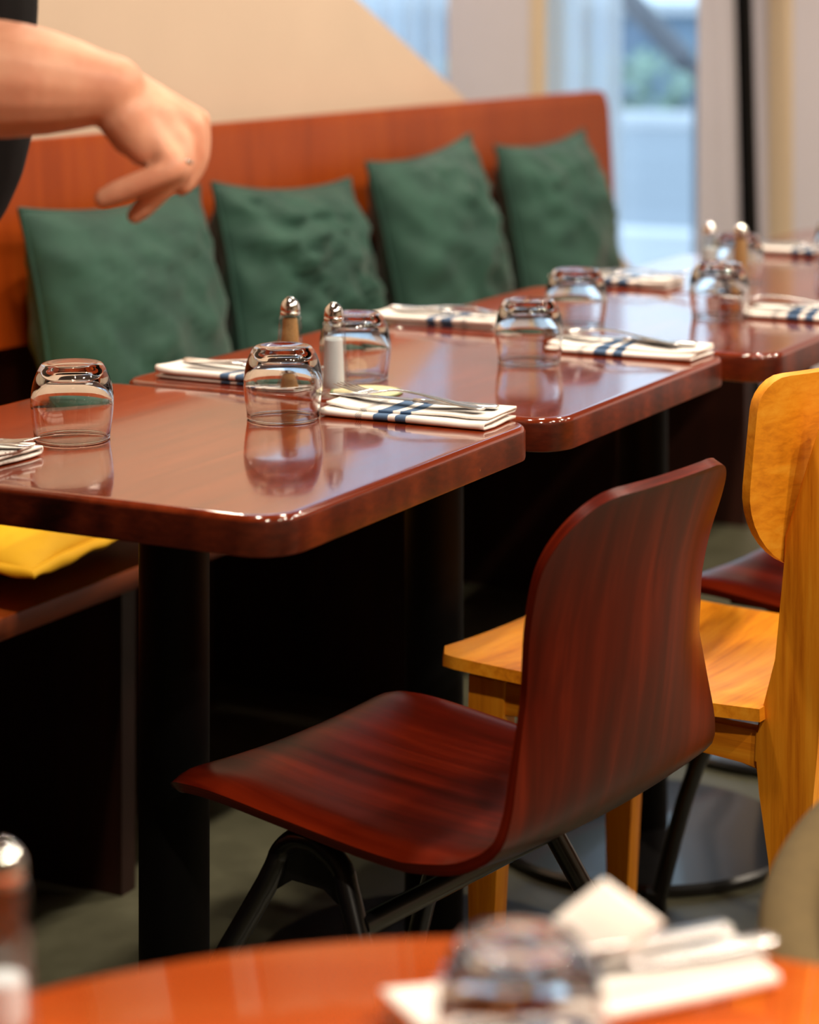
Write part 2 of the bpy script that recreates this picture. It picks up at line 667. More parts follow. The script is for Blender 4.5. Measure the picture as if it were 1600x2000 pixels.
M['table_edge'] = mat_table_edge()
M['floor'] = mat_floor()
M['green'] = mat_cloth('green_velvet', srgb(14, 54, 46), srgb(38, 82, 68), 0.15)
M['yellow'] = mat_cloth('yellow_cotton', srgb(238, 178, 0), srgb(248, 194, 4), 0.0)
M['glass'] = mat_glass('clear_tumbler_glass')
M['shaker_glass'] = mat_pane()
M['shaker_glass'].name = 'shaker_glass'
M['pane'] = mat_pane()
M['curtain'] = mat_curtain()
M['skin'] = mat_skin()
M['napkin'] = mat_napkin()
M['coaster'] = mat_coaster()


# =================================================================== THE ROOM
# local frame of the room: x along the row (r), y towards the bench (p)
def in_room(o):
    o.location = L(0, 0, 0)
    o.rotation_euler = (0, 0, ROT)
    return o


def struct(o):
    o['kind'] = 'structure'
    return o


R0, R1, P0, P1, CEIL = -3.6, 4.40, -3.6, 3.4, 2.9
struct(in_room(box('floor', R0, R1 + 0.2, P0, P1, -0.1, 0.0, M['floor'])))
struct(in_room(box('ceiling', R0, R1 + 0.2, P0, P1, CEIL, CEIL + 0.1, M['ceiling'])))
struct(in_room(box('wall_rear', R0 - 0.1, R0, P0, P1, 0, CEIL, M['room_wall'])))
struct(in_room(box('wall_right', R0, R1 + 0.2, P0 - 0.1, P0, 0, CEIL, M['room_wall'])))
struct(in_room(box('wall_left', R0, R1 + 0.2, P1, P1 + 0.1, 0, CEIL, M['white_wall'])))


def on_p(px, py, p):
    """(r, z) where the ray of a pixel of the photograph meets the upright plane p"""
    k = (px - 800) / F_PX
    # rel = (k D - AX, D - AY); p = rel . PH
    D = (p + AX * PH.x + AY * PH.y) / (k * PH.x + PH.y)
    rel = Vector((k * D - AX, D - AY, 0))
    return rel.dot(RH), CAM_Z - py * D / F_PX


def on_r(px, r):
    """p where the ray of a pixel column meets the upright plane r"""
    k = (px - 800) / F_PX
    D = (r + AX * RH.x + AY * RH.y) / (k * RH.x + RH.y)
    rel = Vector((k * D - AX, D - AY, 0))
    return rel.dot(PH)


# cream partition behind the bench with a slanting end
WP = 1.27
d1 = on_p(700, 0, WP); d2 = on_p(862, 150, WP); d3 = on_p(1195, 470, WP); d4 = on_p(1243, 527, WP)
sl = (d2[1] - d1[1]) / (d2[0] - d1[0])
zt = CEIL
out = [(R0, 0.0), (d4[0] + 0.02, 0.0), (d4[0], d4[1]), (d3[0], d3[1]), (d2[0], d2[1]), (d1[0], d1[1]), (d1[0] + (zt - d1[1]) / sl, zt), (R0, zt)]
struct(in_room(prism('wall_back', out, WP, WP + 0.16, M['cream'], bevel=0.012)))

# window wall
WR = R1


def wall_piece(name, x0, x1, mat, depth=0.2, z0=0.0, z1=CEIL, r=WR, bevel=0.004):
    a, b = on_r(x1, r), on_r(x0, r)
    return struct(in_room(box(name, r, r + depth, a, b, z0, z1, mat, bevel=bevel)))


wall_piece('wall_front', 873, 1034, M['white_wall'])
wall_piece('trim_1', 1034, 1066, M['reveal'], 0.24)
pa = on_r(1362, WR); pb = on_r(1447, WR)
wall_piece('wall_pier', 1362, 1440, M['white_wall'])
wall_piece('trim_2', 1466, 1500, plain('lilac_white_trim', srgb(206, 198, 206), 0.7), 0.22)
wall_piece('trim_3', 1500, 1548, M['reveal'], 0.26)
struct(in_room(box('wall_side', WR, WR + 0.2, P0, on_r(1548, WR), 0, CEIL, M['white_wall'], bevel=0.004)))
struct(in_room(box('wall_infill', WR + 0.03, WR + 0.2, on_r(1466, WR), on_r(1440, WR), 0, CEIL, M['white_wall'])))
# panes with dark frames
for n, (x0, x1) in enumerate([(1066, 1362), (300, 873)]):
    a, b = on_r(x1, WR), min(on_r(x0, WR), P1 - 0.02)
    t = thing('window_%d' % (n + 1), None, None)
    t['kind'] = 'structure'
    in_room(t)
    box('pane', WR + 0.09, WR + 0.096, a + 0.01, b - 0.01, 0.06, CEIL - 0.1, M['pane'], t)
    box('stile', WR + 0.06, WR + 0.13, a, a + 0.022, 0.0, CEIL, M['frame_dark'], t)
    box('stile', WR + 0.06, WR + 0.13, b - 0.012, b, 0.0, CEIL, M['reveal'] if n == 0 else M['frame_dark'], t)
    box('bottom_rail', WR + 0.06, WR + 0.13, a, b, 0.0, 0.08, M['frame_dark'], t)
    box('top_rail', WR + 0.06, WR + 0.13, a, b, CEIL - 0.12, CEIL, M['frame_dark'], t)

# leaning black post in front of the pier
k1 = on_r(1453, WR - 0.08)
k2 = on_r(1465, WR - 0.08)
hd = CAM_Z - 470 * 6.25 / F_PX
postw = 0.019


def post_y(z):
    return k1 + (k2 - k1) * (CAM_Z - z) / (CAM_Z - hd)


pv = []
for z in (0.0, CEIL):
    c = post_y(z)
    for dx, dy in ((-postw, -postw), (postw, -postw), (postw, postw), (-postw, postw)):
        pv.append((WR - 0.08 + dx, c + dy, z))
po = in_room(mesh_obj('black_post', pv, [(0, 1, 2, 3), (4, 5, 6, 7), (0, 1, 5, 4), (1, 2, 6, 5), (2, 3, 7, 6), (3, 0, 4, 7)], M['black_matt'], smooth=False))
tag(po, 'slim black slightly leaning post in front of the pale pier by the window', 'post')


def curtain(name, x0, x1, label, folds):
    a, b = on_r(x1, WR), min(on_r(x0, WR), P1 - 0.05)
    grid = []
    n = folds * 10
    for i in range(n + 1):
        t = i / n
        y = a + (b - a) * t
        ph = t * folds * 2 * pi + 0.8 * sin(5 * t)
        col = []
        for j in range(7):
            z = 0.02 + (CEIL - 0.06) * j / 6
            amp = 0.022 * (0.7 + 0.3 * (1 - j / 6))
            col.append(Vector((WR + 0.02 + amp * sin(ph) * 0.9, y + 0.008 * cos(ph * 0.7 + z), z)))
        grid.append(col)
    v, f = shell_geo(grid, 0.0008)
    o = in_room(mesh_obj(name, v, f, M['curtain'], angle=None))
    return tag(o, label, 'curtain', 'sheer curtains at the windows')


curtain('sheer_curtain', 1068, 1212, 'white sheer curtain drawn beside the window behind the bench end', 3)
curtain('sheer_curtain', 560, 866, 'white sheer curtain in the window above the slanting cream wall', 7)

# ------------------------------------------------------------------ outside
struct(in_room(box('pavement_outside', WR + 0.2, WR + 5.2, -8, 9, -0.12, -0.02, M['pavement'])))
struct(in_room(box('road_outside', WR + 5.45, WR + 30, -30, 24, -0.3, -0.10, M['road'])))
struct(in_room(box('kerb_outside', WR + 5.2, WR + 5.45, -8, 9, -0.3, 0.0, M['kerb'], bevel=0.02)))
kb = in_room(box('far_kerb', WR + 16.0, WR + 16.4, -30, 24, -0.1, 0.06, M['kerb'], bevel=0.02))
struct(kb)
# hedge: rough leafy block
hv, hf = [], []
rnd = random.Random(3)
for k in range(1500):
    c = Vector((WR + 18.6 + rnd.gauss(0, 0.35), rnd.uniform(-9, 14), 0.0))
    hgt = 0.55 + 0.18 * noise.noise(Vector((c.y * 0.6, 0, 0)))
    c.z = rnd.uniform(-0.05, hgt)
    s = rnd.uniform(0.10, 0.22)
    u = Vector((rnd.gauss(0, 1), rnd.gauss(0, 1), rnd.gauss(0, 1))).normalized()
    q = u.orthogonal().normalized()
    i0 = len(hv)
    hv += [c + u * s, c + q * s * 0.5, c - u * s, c - q * s * 0.5]
    hf.append((i0, i0 + 1, i0 + 2, i0 + 3))
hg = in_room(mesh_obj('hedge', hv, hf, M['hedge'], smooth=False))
tag(hg, 'blurred green hedge across the street outside the window', 'hedge', kind='stuff')
bl = thing('street_building', 'blurred blue grey building across the street outside the window', 'building')
in_room(bl)
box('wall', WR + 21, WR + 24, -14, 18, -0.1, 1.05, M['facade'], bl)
for k in range(12):
    box('window', WR + 20.94, WR + 21.0, -12.6 + k * 2.5, -11.2 + k * 2.5, 0.35, 0.95, M['facade_dark'], bl)
box('roof_edge', WR + 20.8, WR + 24.1, -14.2, 18.2, 1.05, 1.2, M['kerb'], bl)
# slanting handrail outside
hr = thing('stair_handrail', 'grey slanting handrail outside seen through the upper window', 'handrail')
in_room(hr)


def at_r(px, py, r):
    k = (px - 800) / F_PX
    D = (r + AX * RH.x + AY * RH.y) / (k * RH.x + RH.y)
    rel = Vector((k * D - AX, D - AY, 0))
    return Vector((r, rel.dot(PH), CAM_Z - py * D / F_PX))


HR = WR + 3.0
h0, h1 = at_r(1222, -10, HR), at_r(1338, 118, HR)
up_ = h0 + (h0 - h1) * 3.0
tube('rail', [up_, h0, h1], 0.05, M['rail'], hr, 12)
lo = at_r(1362, 130, HR)
tube('hook', smooth_path([h1, at_r(1349, 132, HR), lo, lo + Vector((0, 0, -0.3))], 5), 0.02, M['rail'], hr, 10)
tube('hook', smooth_path([h1 + Vector((0, 0.05, 0.0)), at_r(1322, 130, HR), at_r(1345, 140, HR), lo + Vector((0, 0, -0.06))], 5), 0.008, M['rail'], hr, 8)
tube('post', [lo + Vector((0, 0, 0.0)), Vector((HR, lo.y, -0.02))], 0.02, M['rail'], hr, 10)
tube('post', [Vector((HR, up_.y, up_.z)), Vector((HR, up_.y, -0.02))], 0.02, M['rail'], hr, 10)

# =================================================================== BENCH
bench = thing('bench', 'long brown plywood bench with high back along the cream wall', 'bench')
in_room(bench)
BR1 = on_p(1192, 300, 1.175)[0]
SEAT = 0.45
seat_o = round_rect(-1.8, BR1 - 0.03, 0.752, 1.22, 0.01, 3)
prism('seat', seat_o, SEAT - 0.03, SEAT, M['bench_seat'], bench, 'z', bevel=0.004)


def back_panel(name, r0, r1, rad, mat, z0=0.685, z1=1.0):
    n = prism(name, round_rect(r0, r1, z0, z1, rad, 8), -0.0125, 0.0125, mat, bench, 'y', bevel=0.004)
    # tilt: top leans back
    for v in n.data.vertices:
        v.co.y += 1.183 + (v.co.z - 0.84) * 0.06
    return n


back_panel('back_panel', -1.8, BR1, [0.045, 0, 0, 0.012], M['bench'])
box('gap_shade_board', -1.8, BR1 - 0.08, 1.215, 1.24, 0.0, 0.70, M['bench_dark'], bench)  # dark board added to stand for the shade in the gap below the back
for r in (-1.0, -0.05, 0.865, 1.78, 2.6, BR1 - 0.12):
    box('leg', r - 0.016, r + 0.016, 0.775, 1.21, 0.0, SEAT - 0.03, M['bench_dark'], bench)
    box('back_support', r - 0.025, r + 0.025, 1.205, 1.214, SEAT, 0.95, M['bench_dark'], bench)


# ------------------------------------------------------------------ cushions
def cushion_geo(size, th, seed, wr=1.0, n=44):
    """upright cushion: local x width, z height, y thickness (front is -y)"""
    verts, faces = [], []
    h = size / 2

    def base(u, v):
        # pinched sides, pulled-out corners
        px = u * (1 - 0.085 * (1 - v * v) * 1.0 * abs(u))
        pz = v * (1 - 0.085 * (1 - u * u) * abs(v))
        return px * h, pz * h

    def height(u, v, side):
        e = max(0.0, (1 - u * u)) ** 0.58 * max(0.0, (1 - v * v)) ** 0.58
        q = Vector((u * 1.5 + seed, v * 1.5, side * 3.0 + seed))
        d = th * 0.5 * e * (1 + 0.22 * noise.noise(q))
        # creases that run out of the corners and edges
        cr = 0.0
        ang = atan2(v, u)
        rr = sqrt(u * u + v * v)
        cr += 0.006 * sin(ang * 13 + 4 * noise.noise(Vector((u * 2, v * 2, seed)))) * min(1, rr * rr) * e
        wob = 0.5 * noise.noise(Vector((u * 1.3, v * 1.3, seed + 20)))
        q2 = Vector(((u + v) * 2.6 + seed + wob, (u - v) * 0.9, side))
        rid = 1 - min(1, abs(noise.noise(q2)) * 3.2)
        cr += 0.016 * rid * rid * e * (0.4 + 0.6 * abs(noise.noise(Vector((u, v, seed + 7)))) * 2)
        q4 = Vector((v * 3.4 + seed * 3 + wob, u * 1.2, side))
        rid = 1 - min(1, abs(noise.noise(q4)) * 3.6)
        cr += 0.013 * rid * rid * e * max(0, 0.3 + v * 0.5 + 0.4 * noise.noise(Vector((u, v, seed + 3))))
        q3 = Vector((u * 5 + seed * 2, v * 5, side + 5))
        cr += 0.003 * noise.noise(q3) * e
        return d + cr * wr
    idx = {}
    for side in (-1, 1):
        for i in range(n + 1):
            for j in range(n + 1):
                edge = i in (0, n) or j in (0, n)
                if side == 1 and edge:
                    idx[(side, i, j)] = idx[(-1, i, j)]
                    continue
                u = sin(pi / 2 * (2 * i / n - 1))
                v = sin(pi / 2 * (2 * j / n - 1))
                x, z = base(u, v)
                y = 0 if edge else side * height(u, v, side)
                idx[(side, i, j)] = len(verts)
                verts.append(Vector((x, y, z)))
    for side in (-1, 1):
        for i in range(n):
            for j in range(n):
                q = [idx[(side, i, j)], idx[(side, i + 1, j)], idx[(side, i + 1, j + 1)], idx[(side, i, j + 1)]]
                faces.append(tuple(q if side == -1 else q[::-1]))
    ring = [verts[idx[(-1, i, 0)]] for i in range(n)] + [verts[idx[(-1, n, j)]] for j in range(n)] + \
           [verts[idx[(-1, i, n)]] for i in range(n, 0, -1)] + [verts[idx[(-1, 0, j)]] for j in range(n, 0, -1)]
    return verts, faces, ring


def cushion(label, r0, r1, z1, roll, lean, seed, mat, th=0.185, wr=1.0, pz=None, p=1.105, yaw=0.0):
    r0, r1 = r0 - 0.032, r1 - 0.032
    size = r1 - r0
    v, f, ring = cushion_geo(size, th, seed, wr)
    t = thing('cushion', label, 'cushion', group='green cushions along the bench')
    dip = abs(sin(roll)) * size / 2
    hh = (z1 - SEAT - 0.004 - dip) / 2 / cos(lean)
    zc = SEAT + 0.004 + dip + hh * cos(lean)
    t.location = L(p - hh * sin(lean), (r0 + r1) / 2, SEAT)
    t.rotation_euler = (0, 0, ROT + yaw)
    mtx = Matrix.Translation((0, 0, zc - SEAT)) @ Matrix.Rotation(-lean, 4, 'X') @ Matrix.Rotation(roll, 4, 'Y') @ Matrix.Diagonal((1, 1, hh / (size / 2), 1))
    mesh_obj('cover', [mtx @ q for q in v], f, mat, t, angle=None)
    rg = [mtx @ q for q in ring]
    rg.append(rg[0].copy())
    rg.append(rg[1].copy())
    tube('piping', rg, 0.0042, mat, t, 6, angle=None)
    return t


cushion('large pale green velvet cushion behind the pointing hand', 1.085, 1.575, 0.905, 0.0, 0.16, 1.3, M['green'], wr=1.2)
cushion('creased dark green cushion slumped behind the salt shaker', 1.61, 2.08, 0.895, radians(3), 0.20, 4.1, M['green'], wr=3.0)
cushion('green cushion with a raised pointed corner, second from the bench end', 2.17, 2.625, 0.925, radians(-4), 0.18, 7.7, M['green'], wr=1.5)
cushion('green cushion at the window end of the bench', 2.73, 3.20, 0.915, radians(-1.5), 0.18, 9.2, M['green'], wr=1.8)

# yellow cushion lying on the seat
v, f, ring = cushion_geo(0.44, 0.10, 2.2, 0.7)
yc = thing('cushion', 'bright yellow cushion lying flat on the bench seat under the table', 'cushion', L(0.968, 0.806, SEAT), ROT)
mtx = Matrix.Translation((0, 0, 0.054)) @ Matrix.Rotation(radians(90), 4, 'X') @ Matrix.Rotation(radians(3), 4, 'Y')
mesh_obj('cover', [mtx @ q for q in v], f, M['yellow'], yc, angle=None)
# flat flange round the edge
fl = [mtx @ q for q in ring]
cen = Vector((0, 0, fl[0].z))
gi = [q.copy() for q in fl]
go = [q + (q - cen).normalized() * 0.022 + Vector((0, 0, -0.006 + 0.007 * noise.noise(q * 22))) for q in fl]
gm = [q + (q - cen).normalized() * 0.011 + Vector((0, 0, 0.004 * noise.noise(q * 30))) for q in fl]
vv, ff = shell_geo([[a, b, c] for a, b, c in zip(gi + [gi[0]], gm + [gm[0]], go + [go[0]])], 0.0035)
mesh_obj('flange', vv, ff, M['yellow'], yc, angle=None)


# =================================================================== TABLES
TL, TW, TT = 0.546, 0.588, 0.037


def tabletop_mesh(name, parent):
    bm = bmesh.new()
    R_, bv_ = 0.045, 0.007
    levels = [(0.012, -TT), (0.003, -TT), (0.0008, -TT + 0.0008), (0.0, -TT + 0.003), (0.0, -bv_)]
    levels += [(bv_ * (1 - cos(pi / 2 * k / 5)), -bv_ + bv_ * sin(pi / 2 * k / 5)) for k in range(1, 6)] + [(0.012, 0.0)]
    rings = []
    for ins, z in levels:
        rings.append([bm.verts.new((a, b, z)) for a, b in round_rect(ins, TL - ins, ins, TW - ins, R_ - ins, 10)])
    n_ = len(rings[0])
    for ra, rb in zip(rings, rings[1:]):
        for i in range(n_):
            j = (i + 1) % n_
            bm.faces.new((ra[i], ra[j], rb[j], rb[i]))
    bm.faces.new(rings[0][::-1])
    bm.faces.new(rings[-1])
    o = bm_obj(name, bm, M['table'], parent, angle=50)
    o.data.materials.append(M['table_edge'])
    for pl in o.data.polygons:
        if abs(pl.normal.z) < 0.35:
            pl.material_index = 1
    return o


TABLES = [  # row start, offset p of its chair-side edge, label
    (0.0, 0.010, 'glossy red brown wooden table nearest the camera with the hand above it'),
    (0.556, -0.008, 'glossy red brown table in the middle holding the coaster and shakers'),
    (1.110, -0.062, 'glossy red brown table behind the honey coloured chair back'),
    (1.662, -0.098, 'red brown table under the farther pair of shakers'),
    (2.214, -0.150, 'farthest red brown table at the right edge by the pale wall'),
]


def make_table(label):
    t = thing('dining_table', label, 'table', group='tables in a row along the bench')
    top = tabletop_mesh('tabletop', t)
    top.location = (0, 0, TOP)
    cx, cy = TL / 2, TW / 2
    lathe('column', [(0.0, 0.02), (0.037, 0.02), (0.037, TOP - TT - 0.006), (0.0, TOP - TT - 0.006)], M['black_matt'], t, 32, loc=(cx, cy, 0))
    lathe('base_disc', [(0.0, 0.0), (0.222, 0.0), (0.225, 0.003), (0.225, 0.011), (0.219, 0.016), (0.06, 0.024), (0.0, 0.026)], M['black'], t, 64, loc=(cx, cy, 0))
    box('mounting_plate', cx - 0.16, cx + 0.16, cy - 0.16, cy + 0.16, TOP - TT - 0.0065, TOP - TT, M['black_matt'], t)
    return t


t0 = make_table(TABLES[0][2])
for i, (r, p, lab) in enumerate(TABLES):
    if i == 0:
        t0.location = L(p, r, 0)
        t0.rotation_euler = (0, 0, ROT)
    else:
        dup(t0, L(p, r, 0), ROT, lab)


# =================================================================== GLASSWARE
def P(px, py, z):
    D = (CAM_Z - z) * F_PX / py
    return Vector(((px - 800) * D / F_PX, D, z))


def tumbler_profile():
    # upside down barrel tumbler: rim at z=0, thick base on top
    outer = [(0.0390, 0.0003), (0.0399, 0.0016), (0.0400, 0.006), (0.0418, 0.018), (0.0432, 0.030), (0.0435, 0.040), (0.0427, 0.050), (0.0405, 0.060), (0.0372, 0.069), (0.0338, 0.0755), (0.0315, 0.0785), (0.029, 0.0795)]
    outer_s = [(v.x, v.z) for v in smooth_path([(a, 0, b) for a, b in outer], 3)]
    cap = [(0.026, 0.0792), (0.018, 0.0775), (0.0, 0.0770)]
    inner = [(0.0, 0.0695), (0.014, 0.0690), (0.023, 0.0672), (0.030, 0.0625), (0.0362, 0.0545), (0.0398, 0.046), (0.0413, 0.038), (0.0411, 0.030), (0.0398, 0.018), (0.0378, 0.006), (0.0371, 0.0018)]
    inner_s = [(v.x, v.z) for v in smooth_path([(a, 0, b) for a, b in inner], 3)]
    return outer_s + cap + inner_s + [(0.0376, 0.0006), (0.0382, 0.0)]


tumbler_me = None


def tumbler(px, py, label, z=TOP, group='upturned water tumblers'):
    global tumbler_me
    loc = P(px, py, z) + Vector((0, 0, 0.0006))
    if tumbler_me is None:
        o = lathe('tumbler', tumbler_profile(), M['glass'], None, 64, closed=True, angle=None)
        tumbler_me = o.data
    else:
        o = bpy.data.objects.new('tumbler', tumbler_me)
        link(o)
    o.location = loc
    o.rotation_euler = (0, 0, random.uniform(0, 6))
    return tag(o, label, 'glass', group)


tumbler(141, 857, 'upturned clear tumbler at the left, below the pointing hand')
tumbler(553, 817, 'upturned clear tumbler in front of the pepper shaker, beside the fork')
tumbler(694, 740, 'upturned clear tumbler standing behind the salt shaker and coaster')
tumbler(1034, 707, 'upturned clear tumbler in the middle of the second table, left of a napkin')
tumbler(1126, 636, 'upturned clear tumbler behind another tumbler, in front of the last cushion')
tumbler(1405, 620, 'upturned clear tumbler in front of the farther pair of shakers')
tumbler(1440, 553, 'upturned clear tumbler half hidden between the farther two shakers')
tumbler(1642, 515, 'upturned clear tumbler cut off by the right edge of the picture')


# ------------------------------------------------------------------ shakers
def flute_body(prof, sides=10, depth=0.05):
    """lathe with flat facets"""
    seg = sides * 4
    verts, faces = [], []
    n = len(prof)
    for i in range(seg):
        a = 2 * pi * i / seg
        fa = (a % (2 * pi / sides)) - pi / sides
        k = cos(pi / sides) / cos(fa)
        for (r, z, fc) in prof:
            rr = r * (1 - fc + fc * k)
            verts.append((rr * cos(a), rr * sin(a), z))
    for i in range(seg):
        j = (i + 1) % seg
        for k in range(n):
            k2 = (k + 1) % n
            faces.append((i * n + k, j * n + k, j * n + k2, i * n + k2))
    return verts, faces


def make_shaker(label, fill, level):
    t = thing('shaker', label, 'shaker', group='glass shakers with chrome caps')
    prof = [(0.0001, 0.0, 0), (0.0175, 0.0, 0.3), (0.0188, 0.002, 0.5), (0.0188, 0.006, 1), (0.0165, 0.030, 1), (0.0142, 0.066, 1), (0.0132, 0.080, 1), (0.0136, 0.0825, 0.2), (0.0126, 0.0845, 0), (0.0104, 0.086, 0), (0.0102, 0.089, 0),
            (0.0085, 0.089, 0), (0.0086, 0.084, 0), (0.0108, 0.066, 0), (0.0122, 0.030, 0), (0.0130, 0.012, 0), (0.0115, 0.0085, 0), (0.0001, 0.008, 0)]
    v, f = flute_body(prof)
    me = bpy.data.meshes.new('glass_body')
    me.from_pydata(v, [], f)
    bm = bmesh.new()
    bm.from_mesh(me)
    bmesh.ops.remove_doubles(bm, verts=bm.verts, dist=4e-4)
    bpy.data.meshes.remove(me)
    bm_obj('glass_body', bm, M['shaker_glass'], t, angle=20)

    def ri(z):
        pts = [(0.012, 0.0130), (0.030, 0.0122), (0.066, 0.0108), (0.084, 0.0086)]
        for (za, ra), (zb, rb) in zip(pts, pts[1:]):
            if z <= zb:
                return ra + (rb - ra) * (z - za) / (zb - za) - 0.0003
        return 0.008
    pr = [(0.0, 0.0084), (0.0112, 0.0088), (0.0124, 0.0125)] + [(ri(z), z) for z in (0.02, 0.03, 0.045, level - 0.002) if z < level] + [(ri(level) * 0.85, level), (0.0, level + 0.001)]
    lathe('contents', pr, fill, t, 32)
    cap = lathe('cap', [(0.0, 0.0865), (0.0108, 0.0865), (0.0118, 0.087), (0.0118, 0.0895), (0.0112, 0.0905), (0.0118, 0.0915), (0.0118, 0.093), (0.0112, 0.097), (0.0098, 0.101), (0.0078, 0.1035), (0.005, 0.1062), (0.0025, 0.1078), (0.0, 0.1082)], M['chrome'], t, 40)
    # holes in the top
    for k in range(5):
        a = k * 2 * pi / 5
        lathe('pouring_hole', [(0.0, 0.0), (0.0008, 0.0), (0.0008, 0.0006), (0.0, 0.0006)], M['black_matt'], cap, 10, loc=(0.0045 * cos(a), 0.0045 * sin(a), 0.1063))
    return t


salt = make_shaker('fluted glass salt shaker full of white salt in front of a tumbler', M['salt'], 0.066)
pep = make_shaker('glass pepper shaker with tan pepper behind the nearest tumbler pair', M['pepper'], 0.083)
salt.location = P(652, 772, TOP) + Vector((0, 0, 0.0006))
pp = P(567, 758, TOP)
pep.location = pp + Vector((0, 0, 0.0006))
dup(salt, P(1388, 565, TOP) + Vector((0, 0, 0.0006)), 0.3, 'farther salt shaker beside the black post, left of the pepper')
dup(pep, P(1447, 569, TOP) + Vector((0, 0, 0.0006)), 0.5, 'farther tan pepper shaker in front of the black post')

# coaster
co = lathe('coaster', [(0.0, 0.0), (0.0425, 0.0), (0.0428, 0.0008), (0.0424, 0.0014), (0.0, 0.0014)], M['coaster'], None, 64)
co.location = P(716, 767, TOP) + Vector((0, 0, 0.0006))
co.rotation_euler = (0, 0, ROT + 0.4)
tag(co, 'round cream beer mat with a green diamond print beside the salt shaker', 'coaster')


# ------------------------------------------------------------------ napkins and cutlery
def napkin_geo(seed, length=0.2, width=0.086, gap=0.0042, th=0.0026, end_lift=0.0):
    """cloth folded in three: a serpentine strip swept along local x"""
    h = width / 2
    g = gap
    path = []
    z0 = th / 2 + 0.0004
    path += [(h - 0.004, z0), (h * 0.4, z0), (0, z0), (-h * 0.5, z0), (-h + g / 2, z0)]
    for k in range(1, 6):
        a = -pi / 2 - pi * k / 6
        path.append((-h + g / 2 + g / 2 * cos(a) * 1.1, z0 + g / 2 + g / 2 * sin(a)))
    path += [(-h + g / 2, z0 + g), (-h * 0.4, z0 + g), (0, z0 + g), (h * 0.5, z0 + g), (h - g, z0 + g)]
    for k in range(1, 6):
        a = -pi / 2 + pi * k / 6
        path.append((h - g + g / 2 * cos(a) * 1.1, z0 + g * 1.5 + g / 2 * sin(a)))
    path += [(h - g, z0 + 2 * g), (h * 0.4, z0 + 2 * g), (0, z0 + 2 * g), (-h * 0.5, z0 + 2 * g), (-h + 0.012, z0 + 2 * g)]
    n = 30
    grid = []
    for i in range(n + 1):
        x = length * i / n
        row = []
        e = abs(2 * i / n - 1)
        for k, (y, z) in enumerate(path):
            q = Vector((x * 14 + seed, y * 16, seed + k * 0.02))
            w1 = noise.noise(q)
            zz = z + (0.0022 * w1 + 0.0008) * (z / (2 * g)) * 1.2
            if e > 0.75:
                zz += (e - 0.75) * 0.010 * (z / (2 * g)) * (0.6 + noise.noise(Vector((seed, k * 0.13, i > n / 2))))
            if z > 1.5 * g:
                zz -= 0.0016 * (1 - (y / h) ** 2)
            zz = max(zz, th / 2 + 0.0003)
            xx = x + 0.0035 * noise.noise(Vector((seed + 9, y * 20, k * 0.11))) * (2 * i / n - 1)
            yy = y + 0.0022 * noise.noise(Vector((x * 11, seed + 3, k * 0.05)))
            row.append(Vector((xx, yy, zz + end_lift * max(0, i / n - 0.7) ** 2)))
        grid.append(row)
    return shell_geo(grid, th)


def sweep_plate(samples):
    """samples: (x, halfwidth, zmid, thickness) -> verts, faces with rounded section"""
    sec = 10
    verts, faces = [], []
    for (x, hw, z, t) in samples:
        for k in range(sec):
            a = 2 * pi * k / sec
            verts.append((x, hw * cos(a), z + t / 2 * sin(a)))
    n = len(samples)
    for i in range(n - 1):
        for k in range(sec):
            k2 = (k + 1) % sec
            faces.append((i * sec + k, i * sec + k2, (i + 1) * sec + k2, (i + 1) * sec + k))
    faces.append(tuple(range(sec)))
    faces.append(tuple((n - 1) * sec + k for k in range(sec)))
    return verts, faces


def make_fork():
    t = thing('fork', 'x', 'fork', group='forks laid on the napkins')
    s = [(0.0, 0.006, 0.001, 0.002), (0.004, 0.0085, 0.001, 0.0026), (0.03, 0.0088, 0.0022, 0.0028), (0.06, 0.0060, 0.0050, 0.0032), (0.09, 0.0038, 0.0078, 0.0036), (0.115, 0.0032, 0.0082, 0.0034), (0.128, 0.0042, 0.0068, 0.003)]
    v, f = sweep_plate([(q.x, q.y, q.z, 0.003) for q in smooth_path([(a, b, c) for a, b, c, d in s], 4)])
    mesh_obj('handle', v, f, M['steel'], t, angle=None)
    s = [(0.126, 0.0040, 0.007, 0.003), (0.132, 0.008, 0.0058, 0.0026), (0.138, 0.0108, 0.0042, 0.0024), (0.146, 0.0115, 0.0028, 0.0022), (0.151, 0.0115, 0.0026, 0.002)]
    v, f = sweep_plate(s)
    mesh_obj('neck', v, f, M['steel'], t, angle=None)
    for k in range(4):
        y = -0.0098 + 0.00653 * k
        v, f = sweep_plate([(0.149, 0.0017, 0.0026, 0.002), (0.165, 0.0015, 0.003, 0.0018), (0.185, 0.0013, 0.0058, 0.0016), (0.196, 0.0007, 0.0082, 0.001)])
        mesh_obj('tine', [(a, b + y, c) for a, b, c in v], f, M['steel'], t, angle=None)
    return t


def make_knife():
    t = thing('knife', 'x', 'knife', group='knives laid on the napkins')
    s = [(0.0, 0.006, 0.003, 0.004), (0.003, 0.008, 0.003, 0.005), (0.04, 0.0078, 0.003, 0.005), (0.085, 0.0062, 0.003, 0.005), (0.1, 0.0048, 0.003, 0.005)]
    v, f = sweep_plate(s)
    mesh_obj('handle', v, f, M['steel'], t, angle=None)
    o = [(0.098, -0.0045), (0.108, -0.0085), (0.16, -0.0098), (0.19, -0.0085), (0.203, -0.003), (0.206, 0.004), (0.2, 0.0062), (0.098, 0.0045)]
    prism('blade', o, 0.0024, 0.0036, M['steel'], t, 'z', bevel=0.0004)
    return t


fork0 = make_fork()
knife0 = make_knife()
used = {'fork': False, 'knife': False}


